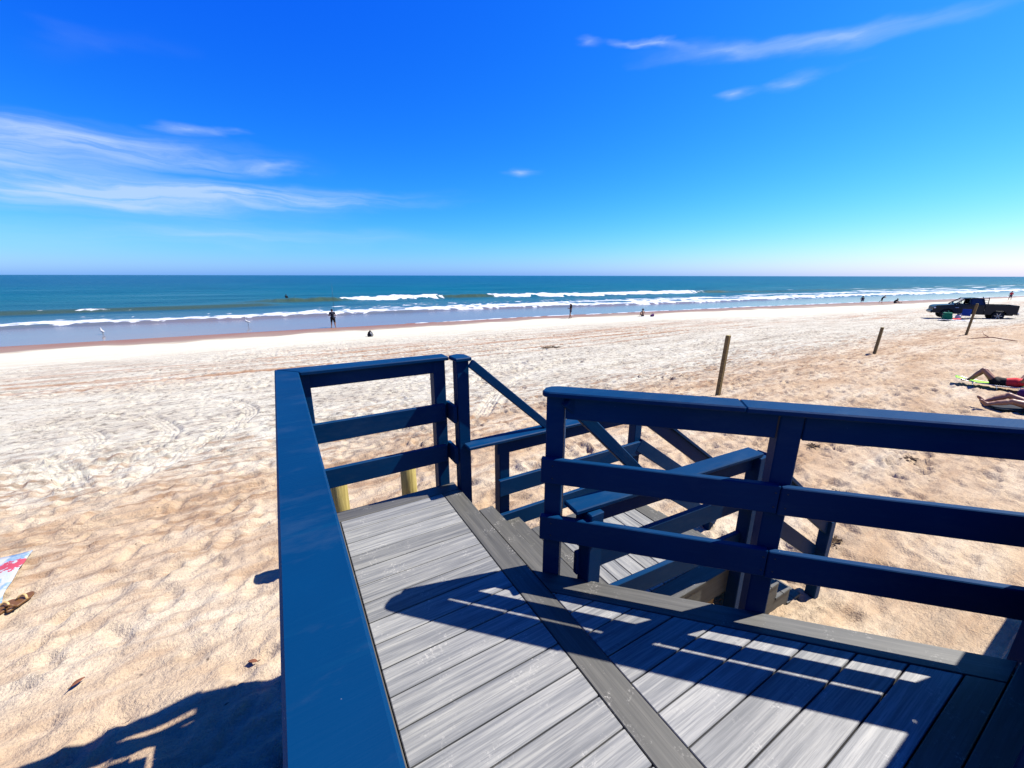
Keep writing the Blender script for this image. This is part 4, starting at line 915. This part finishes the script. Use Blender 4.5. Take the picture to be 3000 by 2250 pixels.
blob('pale_cloth', t, [((.02, .02, .34), (.16, .02, .44), .07, .09), ((.14, .02, .30), (.22, .03, .26), .07, .06)], TAN, .016)
tube('strap', t, PURPLE, [(-.12, .03, .22), (-.10, .06, .36), (.0, .06, .42), (.1, .04, .36)], .012)
lie(t, 16.35, 1.78, -70)

# ------------------------------------------------------------------ birds, backpack
M_GULL = mat_base('white_feathers', (.36, .36, .36), .7, .2); M_GREY = mat_base('grey_feathers', (.22, .23, .25), .7, .2); M_BEAK = mat_base('yellow_beak', (.35, .20, .03), .4, .4)
t = thing('seagull', 'white seagull standing in the shallow swash at the left', 'bird')
blob('body', t, [((0, -.10, .26), (0, .10, .34), .07, .085), ((0, .1, .36), (0, .15, .50), .055, .045), ((0, .15, .52), (0, .17, .53), .05, .045), ((0, -.12, .26), (0, -.27, .22), .045, .015)], M_GULL, .012)
for e in (-1, 1):
    blob('wing', t, [((.07 * e, .06, .33), (.055 * e, -.12, .28), .035, .03), ((.055 * e, -.12, .28), (.03 * e, -.30, .24), .028, .01)], M_GREY, .01); tube('leg', t, M_BEAK, [(.03 * e, .0, .24), (.03 * e, .0, .0)], .009, 6)
tube('beak', t, M_BEAK, [(0, .20, .52), (0, .27, .50)], [.016, .004], 6)
place(t, -12.9, 46.0, -40, SEA + .0, 1.0)
t = thing('egret', 'slender white egret with long neck standing in the swash', 'bird')
blob('body', t, [((0, -.14, .42), (0, .10, .50), .05, .075), ((0, .1, .52), (0, .17, .66), .045, .028), ((0, .17, .66), (0, .11, .82), .026, .022), ((0, .11, .82), (0, .16, .93), .022, .028), ((0, -.14, .42), (0, -.28, .36), .035, .012)], M_GULL, .012)
for e in (-1, 1): tube('leg', t, M_BLACK, [(.03 * e, -.02, .42), (.03 * e, -.05, .20), (.03 * e, .0, .0)], .008, 6); blob('wing', t, [((.05 * e, .05, .50), (.045 * e, -.16, .43), .03, .022), ((.045 * e, -.16, .43), (.02 * e, -.28, .37), .02, .01)], M_GULL, .01)
tube('beak', t, M_BEAK, [(0, .18, .935), (0, .30, .92)], [.014, .003], 6)
place(t, -2.7, 46.9, -70, SEA + .0, 1.0)
t = thing('backpack', 'black backpack with pale straps set down on the smooth sand', 'backpack')
blob('main_compartment', t, [((-.10, 0, .14), (.10, 0, .14), .15, .15), ((-.06, 0, .30), (.06, 0, .30), .13, .13), ((0, .0, .42), (.0, 0, .44), .09, .07)], BLACK, .016, .05)
blob('front_pocket', t, [((-.09, -.13, .13), (.09, -.13, .13), .075, .075), ((-.06, -.12, .22), (.06, -.12, .22), .06, .06)], BLACK, .014)
for x in (.10, .18): tube('strap', t, WHITE, [(x - .06, -.14, .36), (x, -.20, .26), (x + .03, -.19, .10), (x + .06, -.16, .02)], .018, 8)
tube('grab_handle', t, BLACK, [(-.05, 0, .49), (-.03, 0, .54), (.03, 0, .54), (.05, 0, .49)], .011)
place(t, 5.82, 31.4, 20, None, .9)

# ------------------------------------------------------------------ pickup truck
def build_truck():
    T = thing('pickup_truck', 'dark extended cab pickup truck parked on the beach facing the sea', 'truck')
    PB = mat_base('black_car_paint', (.010, .009, .014), .32, .25); n = NT(PB); n.color(n.ramp(n.noise(n.coords((1, 1, 1)), 3, 4, .6), [(.35, (.010, .009, .014)), (.7, (.013, .011, .013))]))
    GL = mat_base('tinted_glass', (.02, .025, .03), .05, .5); GL.node_tree.nodes['Principled BSDF'].inputs['Transmission Weight'].default_value = .0
    GC = mat_base('clear_glass', (.9, .95, .95), .02, .5); GC.node_tree.nodes['Principled BSDF'].inputs['Transmission Weight'].default_value = 1.0; GC.node_tree.nodes['Principled BSDF'].inputs['IOR'].default_value = 1.02
    TRIM = mat_base('black_plastic', (.015, .015, .016), .55, .35); LAMP = mat_base('headlamp_lens', (.55, .56, .58), .12, .6); TAIL = mat_base('red_lamp_lens', (.35, .012, .02), .2, .5); TY = mat_base('tyre_rubber', (.014, .014, .015), .8, .25); RIM = mat_base('alloy_rim', (.42, .42, .43), .3, .5, .85)
    W = .97; FX, RX, R = 1.84, -1.70, .42                          # half width, wheel positions, tyre radius
    def arch(cx, r, a0=180, a1=0): return [(cx + r * math.cos(D(a)) * (1 if True else 1), .40 + r * math.sin(D(a))) for a in np.linspace(a0, a1, 13)]
    def side_prism(name, poly, y0, y1, mat, bev=.02, parent=T, taper=None):
        bm = bmesh.new(); a = [bm.verts.new((x, y0, z)) for x, z in poly]; b = [bm.verts.new((x, y1, z)) for x, z in poly]; N = len(poly)
        fs = [bm.faces.new(a), bm.faces.new(b[::-1])]
        for i in range(N): bm.faces.new((a[i], b[i], b[(i + 1) % N], a[(i + 1) % N]))
        bmesh.ops.recalc_face_normals(bm, faces=bm.faces)
        if bev: bmesh.ops.bevel(bm, geom=[e for e in bm.edges], offset=bev, segments=2, affect='EDGES', clamp_overlap=True)
        if taper:
            for v in bm.verts: v.co.y *= taper(v.co.x, v.co.z)
        return from_bm(name, bm, mat, parent)
    nose = lambda x, z: 1 - .10 * max(0, (x - 2.1) / .8) ** 2 - .03 * max(0, (z - .95)) - .03 * max(0, .75 - z)
    front = [(2.80, .52), (2.86, .62), (2.86, 1.02), (2.78, 1.12), (2.55, 1.19), (1.9, 1.245), (1.48, 1.275), (1.36, 1.31), (-.66, 1.335), (-.66, .50)]
    poly = [(2.80, .50)] + front[1:] + [(FX - .54, .48)] + [(FX - .50 * math.cos(D(a)), .46 + .44 * math.sin(D(a))) for a in np.linspace(8, 172, 13)] + [(FX + .54, .50)]
    side_prism('body', poly, -W, W, PB, .025, taper=nose)
    for e, nm in ((1, 'bed_side'), (-1, 'bed_side')):
        bp = [(-.70, .50), (-.70, 1.335), (-2.80, 1.345), (-2.86, 1.28), (-2.86, .66), (-2.80, .56), (RX - .54, .54)] + [(RX - .50 * math.cos(D(a)), .46 + .44 * math.sin(D(a))) for a in np.linspace(8, 172, 13)] + [(RX + .54, .50)]
        ya, yb = (W - .10, W) if e > 0 else (-W, -W + .10)
        side_prism(nm, bp, ya, yb, PB, .02)
    box('tailgate', T, PB, (-2.82, 0, 1.0), (.07, 1.72, .66), .015); box('bed_floor', T, TRIM, (-1.75, 0, .80), (2.1, 1.72, .06), .01); box('chassis', T, TRIM, (-.2, 0, .52), (5.0, 1.3, .16), .03)
    # cab: roof on pillars with panes between
    BZ, RZ = 1.33, 1.86; roof = [(.48, -.66), (-.38, -.68), (-.38, .68), (.48, .66)]
    rp = [(.78, RZ - .03), (.62, RZ + .02), (.1, RZ + .05), (-.40, RZ + .03), (-.52, RZ - .01), (-.50, RZ - .06), (.72, RZ - .06)]
    side_prism('roof', rp, -.70, .70, PB, .02)
    yb, yt = .93, .69
    for e in (-1, 1):
        A0, A1 = (1.46, e * yb, BZ - .04), (.70, e * yt, RZ); B0, B1 = (.34, e * yb, BZ - .02), (.32, e * yt, RZ); C0, C1 = (-.62, e * yb, BZ - .02), (-.46, e * yt, RZ)
        for nm, p, q, w in (('pillar', A0, A1, .09), ('pillar', B0, B1, .14), ('pillar', C0, C1, .14)): beam(nm, T, PB, p, q, .06, w, .012, up=(1, 0, .3))
        def pane(nm, pts, mat):
            bm = bmesh.new(); c = [Vector(p) for p in pts]; nn = (c[1] - c[0]).cross(c[2] - c[0]).normalized() * .006
            a = [bm.verts.new(p + nn) for p in c]; b = [bm.verts.new(p - nn) for p in c]; bm.faces.new(a); bm.faces.new(b[::-1])
            for i in range(len(c)): bm.faces.new((a[i], b[i], b[(i + 1) % len(c)], a[(i + 1) % len(c)]))
            bmesh.ops.recalc_face_normals(bm, faces=bm.faces); return from_bm(nm, bm, mat, T)
        pane('front_side_window', [(1.38, e * (yb - .005), BZ), (.37, e * (yb - .005), BZ), (.34, e * yt, RZ - .04), (.70, e * yt, RZ - .04)], GC)
        pane('rear_side_window', [(.30, e * (yb - .005), BZ), (-.56, e * (yb - .005), BZ), (-.44, e * yt, RZ - .04), (.30, e * yt, RZ - .04)], GL)
        box('mirror', T, TRIM, (1.14, e * 1.06, 1.40), (.10, .20, .18), .03); box('mirror_arm', T, TRIM, (1.16, e * .96, 1.35), (.05, .12, .05), .012)
        for x in (.28, -.42): box('door_handle', T, TRIM, (x, e * (W + .012), 1.16), (.20, .03, .04), .01)
        for x in (1.20, .12, -.66): box('door_seam', T, TRIM, (x, e * (W - .006), .93), (.012, .016, .78), .002)
        box('side_trim', T, TRIM, (.28, e * (W + .004), .62), (1.85, .02, .05), .006); box('badge', T, M_CHROME, (1.20, e * (W + .004), 1.02), (.24, .012, .05), .004)
        box('headlamp', T, LAMP, (2.73, e * .78, .97), (.20, .28, .20), .05); box('tail_lamp', T, TAIL, (-2.80, e * .90, 1.02), (.13, .13, .36), .03)
        for nm, x in (('wheel', FX), ('wheel', RX)):
            wh = bpy.data.objects.new(nm, None); link(wh, T); wh.location = (x, e * .80, .40); wh.rotation_euler = (0, 0, 0 if e > 0 else math.pi)
            lathe('tyre', wh, TY, [(.27, -.12), (.33, -.135), (.385, -.125), (.40, -.09), (.40, .09), (.385, .125), (.33, .135), (.27, .12)], 32, axis='Y'); lathe('rim', wh, RIM, [(.0, -.02), (.05, -.02), (.06, .02), (.235, .05), (.27, .10), (.278, .10), (.278, -.11), (.26, -.11)], 32, axis='Y').rotation_euler = (0, 0, math.pi)
            for k in range(6):
                a = 2 * math.pi * k / 6; beam('spoke', wh, RIM, (.05 * math.cos(a), .105, .05 * math.sin(a)), (.262 * math.cos(a), .115, .262 * math.sin(a)), .055, .03, .008, up=(0, 1, 0))
            lathe('hub_cap', wh, RIM, [(.06, .09), (.06, .125), (.04, .135), (0, .137)], 18, axis='Y').rotation_euler = (0, 0, math.pi)
        for k, x in enumerate((FX, RX)): pass
    def quad(nm, pts, mat):
        bm = bmesh.new(); bm.faces.new([bm.verts.new(p) for p in pts]); o = from_bm(nm, bm, mat, T); s_ = o.modifiers.new('s', 'SOLIDIFY'); s_.thickness = .01; return o
    quad('windscreen', [(1.46, -.88, BZ - .02), (1.46, .88, BZ - .02), (.72, .64, RZ - .02), (.72, -.64, RZ - .02)], GC); quad('rear_window', [(-.63, .86, BZ), (-.63, -.86, BZ), (-.47, -.64, RZ - .03), (-.47, .64, RZ - .03)], GL)
    for y in (-.4, .4): box('seat', T, TRIM, (.0, y, 1.32), (.18, .5, .58), .06)
    box('dashboard', T, TRIM, (1.0, 0, 1.30), (.4, 1.6, .12), .03); tube('steering_wheel', T, TRIM, [(.88, .40 + .17 * math.cos(a), 1.40 + .17 * math.sin(a)) for a in np.linspace(0, 2 * math.pi, 17)], .018, 6)
    box('front_bumper', T, PB, (2.90, 0, .60), (.16, 1.78, .24), .05); box('grille', T, TRIM, (2.86, 0, .92), (.04, 1.2, .26), .02); box('rear_bumper', T, M_CHROME, (-2.93, 0, .60), (.16, 1.76, .20), .04); box('tow_hitch', T, TRIM, (-3.06, 0, .50), (.18, .07, .07), .01)
    for x in (FX, RX): box('wheel_well', T, TRIM, (x, 0, .70), (.90, 1.30, .44), .02)
    for y in (-.78, .78): tube('rack_upright', T, TRIM, [(-.86, y, 1.34), (-.84, y, 1.86), (-.80, y * .96, 1.97)], .03)
    for z in (1.50, 1.68, 1.86): tube('rack_bar', T, TRIM, [(-.85, -.78, z), (-.85, .78, z)], .02)
    return T
T = build_truck()
px, py = 56.45, 11.35
T.location = (px, py, gz(px, py) - .06); T.rotation_euler = (0, 0, math.radians(90 + 25)); T.scale = (.94, 1, 1.03)
# gear by the truck's front wheel
def gear(name, label, cat, x, y, rz=0): return thing(name, label, cat, (x, y, gz(x, y)), math.radians(rz))
GRN = fabric('green_cooler_fabric', (.006, .11, .06)); BLU = fabric('blue_canvas', (.006, .035, .22))
t = gear('cooler_bag', 'green soft cooler bag on the sand by the truck front wheel', 'cooler', 52.2, 11.80, 20)
box('bag_body', t, GRN, (0, 0, .32), (.78, .55, .62), .07); box('lid', t, GRN, (0, 0, .65), (.80, .57, .08), .03); tube('handle', t, TEAL, [(-.25, 0, .68), (-.15, 0, .82), (.15, 0, .82), (.25, 0, .68)], .02); box('pocket', t, TEAL, (-.02, -.29, .26), (.5, .06, .34), .02)
t = gear('folding_chair', 'blue canvas folding beach chair beside the truck door', 'chair', 54.1, 11.05, 100)
box('seat', t, BLU, (0, 0, .36), (.56, .5, .05), .02); box('backrest', t, BLU, (0, .27, .66), (.56, .05, .58), .02, (-.25, 0, 0)); box('side_pocket', t, BLU, (.33, 0, .38), (.06, .4, .3), .02)
for a in (-1, 1):
    for b in (-1, 1): tube('leg', t, M_ALU, [(.27 * a, .22 * b, .36), (.27 * a, -.24 * b, .0)], .013)
t = gear('water_jug', 'white water jug with dark opening between cooler and blue chair', 'jug', 53.3, 11.35)
lathe('vessel', t, WHITE, [(.0, 0), (.17, .0), (.19, .03), (.19, .34), (.15, .42), (.10, .45), (.10, .48)], 20); lathe('cap', t, M_BLACK, [(.105, .47), (.105, .53), (.09, .545), (0, .55)], 16); tube('handle', t, M_BLACK, [(-.16, 0, .40), (-.16, 0, .54), (.16, 0, .54), (.16, 0, .40)], .014)
t = gear('beach_towel', 'red and pink crumpled towel between cooler and water jug', 'towel', 52.7, 11.3, 10); cloth('towel_cloth', t, RED, .8, .5, 14, .10, .01)
t = gear('beach_towel', 'white towel spread on the sand before the truck', 'towel', 51.6, 11.0, -68); cloth('towel_cloth', t, WHITE, 2.3, .7, 15, .05, .01)

# ------------------------------------------------------------------ left foreground: towel, sandals, litter
def towel_mat():
    m = mat_base('printed_towel', (.5, .5, .5), .9, .1); t = NT(m); tc = t.n('ShaderNodeTexCoord'); v = tc.outputs['Object']
    sp = t.n('ShaderNodeSeparateXYZ'); t.l(v, sp.inputs[0]); n = t.noise(v, 3.4, 4, .6); n2 = t.noise(v, 9, 3, .6)
    c = t.ramp(n, [(.38, (.26, .29, .32)), (.5, (.31, .31, .30)), (.56, (.10, .19, .31)), (.62, (.28, .29, .29))])
    yy = t.math('ADD', sp.outputs[1], t.math('MULTIPLY', t.math('SUBTRACT', n2, .5), .35))
    rd = t.ramp(yy, [(.0, 0.0), (.01, 0.0)]); band = t.math('MULTIPLY', t.math('GREATER_THAN', yy, .40), t.math('LESS_THAN', yy, .64))
    c = t.mix(t.math('MULTIPLY', band, t.math('GREATER_THAN', n2, .44)), c, (.30, .045, .07)); t.color(c); t.bump(t.noise(v, 60, 3, .6), .4, .01); return m
t = thing('beach_towel', 'white towel printed in blue and red lying at the left edge', 'towel'); cloth('towel_cloth', t, towel_mat(), .95, 1.55, 22, .02)
t.location = (-3.28, 5.58, gz(-3.1, 5.6) + .015); t.rotation_euler = (0, 0, D(6))
M_LEATH = mat_base('brown_leather', (.10, .045, .014), .5, .3); M_STRAP = mat_base('tan_strap', (.36, .24, .10), .5, .3)
for (x, y, a, lab) in ((-2.63, 5.35, -19, 'brown sandal with tan strap on the sand by the printed towel, right of the pair'), (-2.73, 5.29, -14, 'brown sandal with tan strap tucked against the printed towel, left of the pair')):
    t = thing('sandal', lab, 'sandal', (x, y, gz(x, y) + .02), D(a), group='pair of sandals')
    sole = [(.045 * math.cos(u) * (1.12 if math.sin(u) > 0 else .9) + .006 * math.sin(2 * u), .135 * math.sin(u)) for u in np.linspace(0, 2 * math.pi, 22, endpoint=False)]
    prism('sole', t, M_LEATH, sole, 0, .022, .004); tube('strap', t, M_STRAP, [(-.046, .02, .02), (-.025, .04, .05), (0, .05, .058), (.025, .04, .05), (.046, .02, .02)], .011); tube('strap', t, M_LEATH, [(-.042, -.08, .02), (-.03, -.10, .06), (.03, -.10, .06), (.042, -.08, .02)], .009)
M_WEED = mat_base('dry_seaweed', (.085, .055, .032), .9, .1); M_LEAF = mat_base('dead_leaf', (.13, .05, .025), .7, .2)
def leaf(x, y, s, rz, lab):
    t = thing('dead_leaf', lab, 'leaf', (x, y, gz(x, y) + .02), D(rz)); n = 9; V = []; F = []
    for i in range(n):
        u = i / (n - 1); w = .32 * math.sin(math.pi * min(1, u * 1.02 + .001)) ** .8 * s
        for k in (-1, 0, 1): V.append((w * k, (u - .5) * s * 1.6, .12 * s * abs(k) + .10 * s * math.sin(u * 3)))
    for i in range(n - 1):
        for k in (0, 1): F.append((i * 3 + k, i * 3 + k + 1, i * 3 + 4 + k, i * 3 + 3 + k))
    o = np_mesh('blade', V, F, M_LEAF, t); o.modifiers.new('s', 'SOLIDIFY').thickness = .004; tube('stem', t, M_WEED, [(0, -s * .8, .0), (.01, -s * 1.15, .01)], .004, 5)
leaf(-.57, 3.41, .05, 60, 'rusty dead leaf on the sand beside the deck rail'); leaf(-1.79, 3.91, .055, -50, 'curled brown leaf on the sand at the lower left')
def weed(x, y, r, lab, seed, n=26, flat=.35):
    t = thing('seaweed_clump', lab, 'seaweed', (x, y, gz(x, y))); q = random.Random(seed); bm = bmesh.new()
    for k in range(n):
        a = q.uniform(0, 6.28); d = q.uniform(0, .7) * r; p = Vector((d * math.cos(a), d * math.sin(a) * .6, .01)); h = q.uniform(0, 6.28); pts = [p]
        for s_ in range(4): h += q.uniform(-.9, .9); p = p + Vector((math.cos(h), math.sin(h) * .7, q.uniform(-.25, .4) * flat)) * r * .22; p.z = max(p.z, .004); pts.append(p)
        w = .005 + r * .012
        for i in range(4):
            d_ = (pts[i + 1] - pts[i]).normalized(); sd = d_.cross(Vector((0, 0, 1))).normalized() * w; up = Vector((0, 0, w * 1.4)); ring = []
            for P_ in (pts[i], pts[i + 1]): ring.append([bm.verts.new(P_ + o_) for o_ in (sd, up, -sd)])
            for e in range(3): bm.faces.new((ring[0][e], ring[0][(e + 1) % 3], ring[1][(e + 1) % 3], ring[1][e]))
    return from_bm('strands', bm, M_WEED, t)
weed(5.3, 1.62, .15, 'dry seaweed tuft on the sand right of the lower stair railing', 1)
weed(13.1, 18.3, .6, 'reddish heap of seaweed far out on the pale sand beyond the stairs', 2, 34, .2)
weed(6.6, 2.1, .11, 'small dark seaweed tuft seen between the upper rails of the diagonal railing', 3); weed(8.2, 3.1, .13, 'flat seaweed scrap on the sand below the railing cap', 4); weed(9.0, 2.0, .15, 'dark seaweed scrap on the sand at the right, below the sunbathers', 5)
t = thing('driftwood_branch', 'thin reddish driftwood branch on the sand beyond the last stake', 'branch', (30.2, 5.1, gz(30.2, 5.1)), D(-48))
M_TWIG = mat_base('red_twig', (.14, .05, .035), .8, .2)
tube('stem', t, M_TWIG, [(-.9, 0, .03), (-.4, .05, .10), (.0, -.02, .16), (.5, .05, .08), (1.0, .0, .03)], [.012, .022, .026, .022, .01], 7); tube('twig', t, M_TWIG, [(-.1, 0, .15), (-.15, .3, .26), (-.1, .5, .40)], [.018, .012, .006], 6); tube('twig', t, M_TWIG, [(.3, .03, .11), (.45, -.25, .09), (.75, -.4, .03)], [.016, .011, .006], 6)
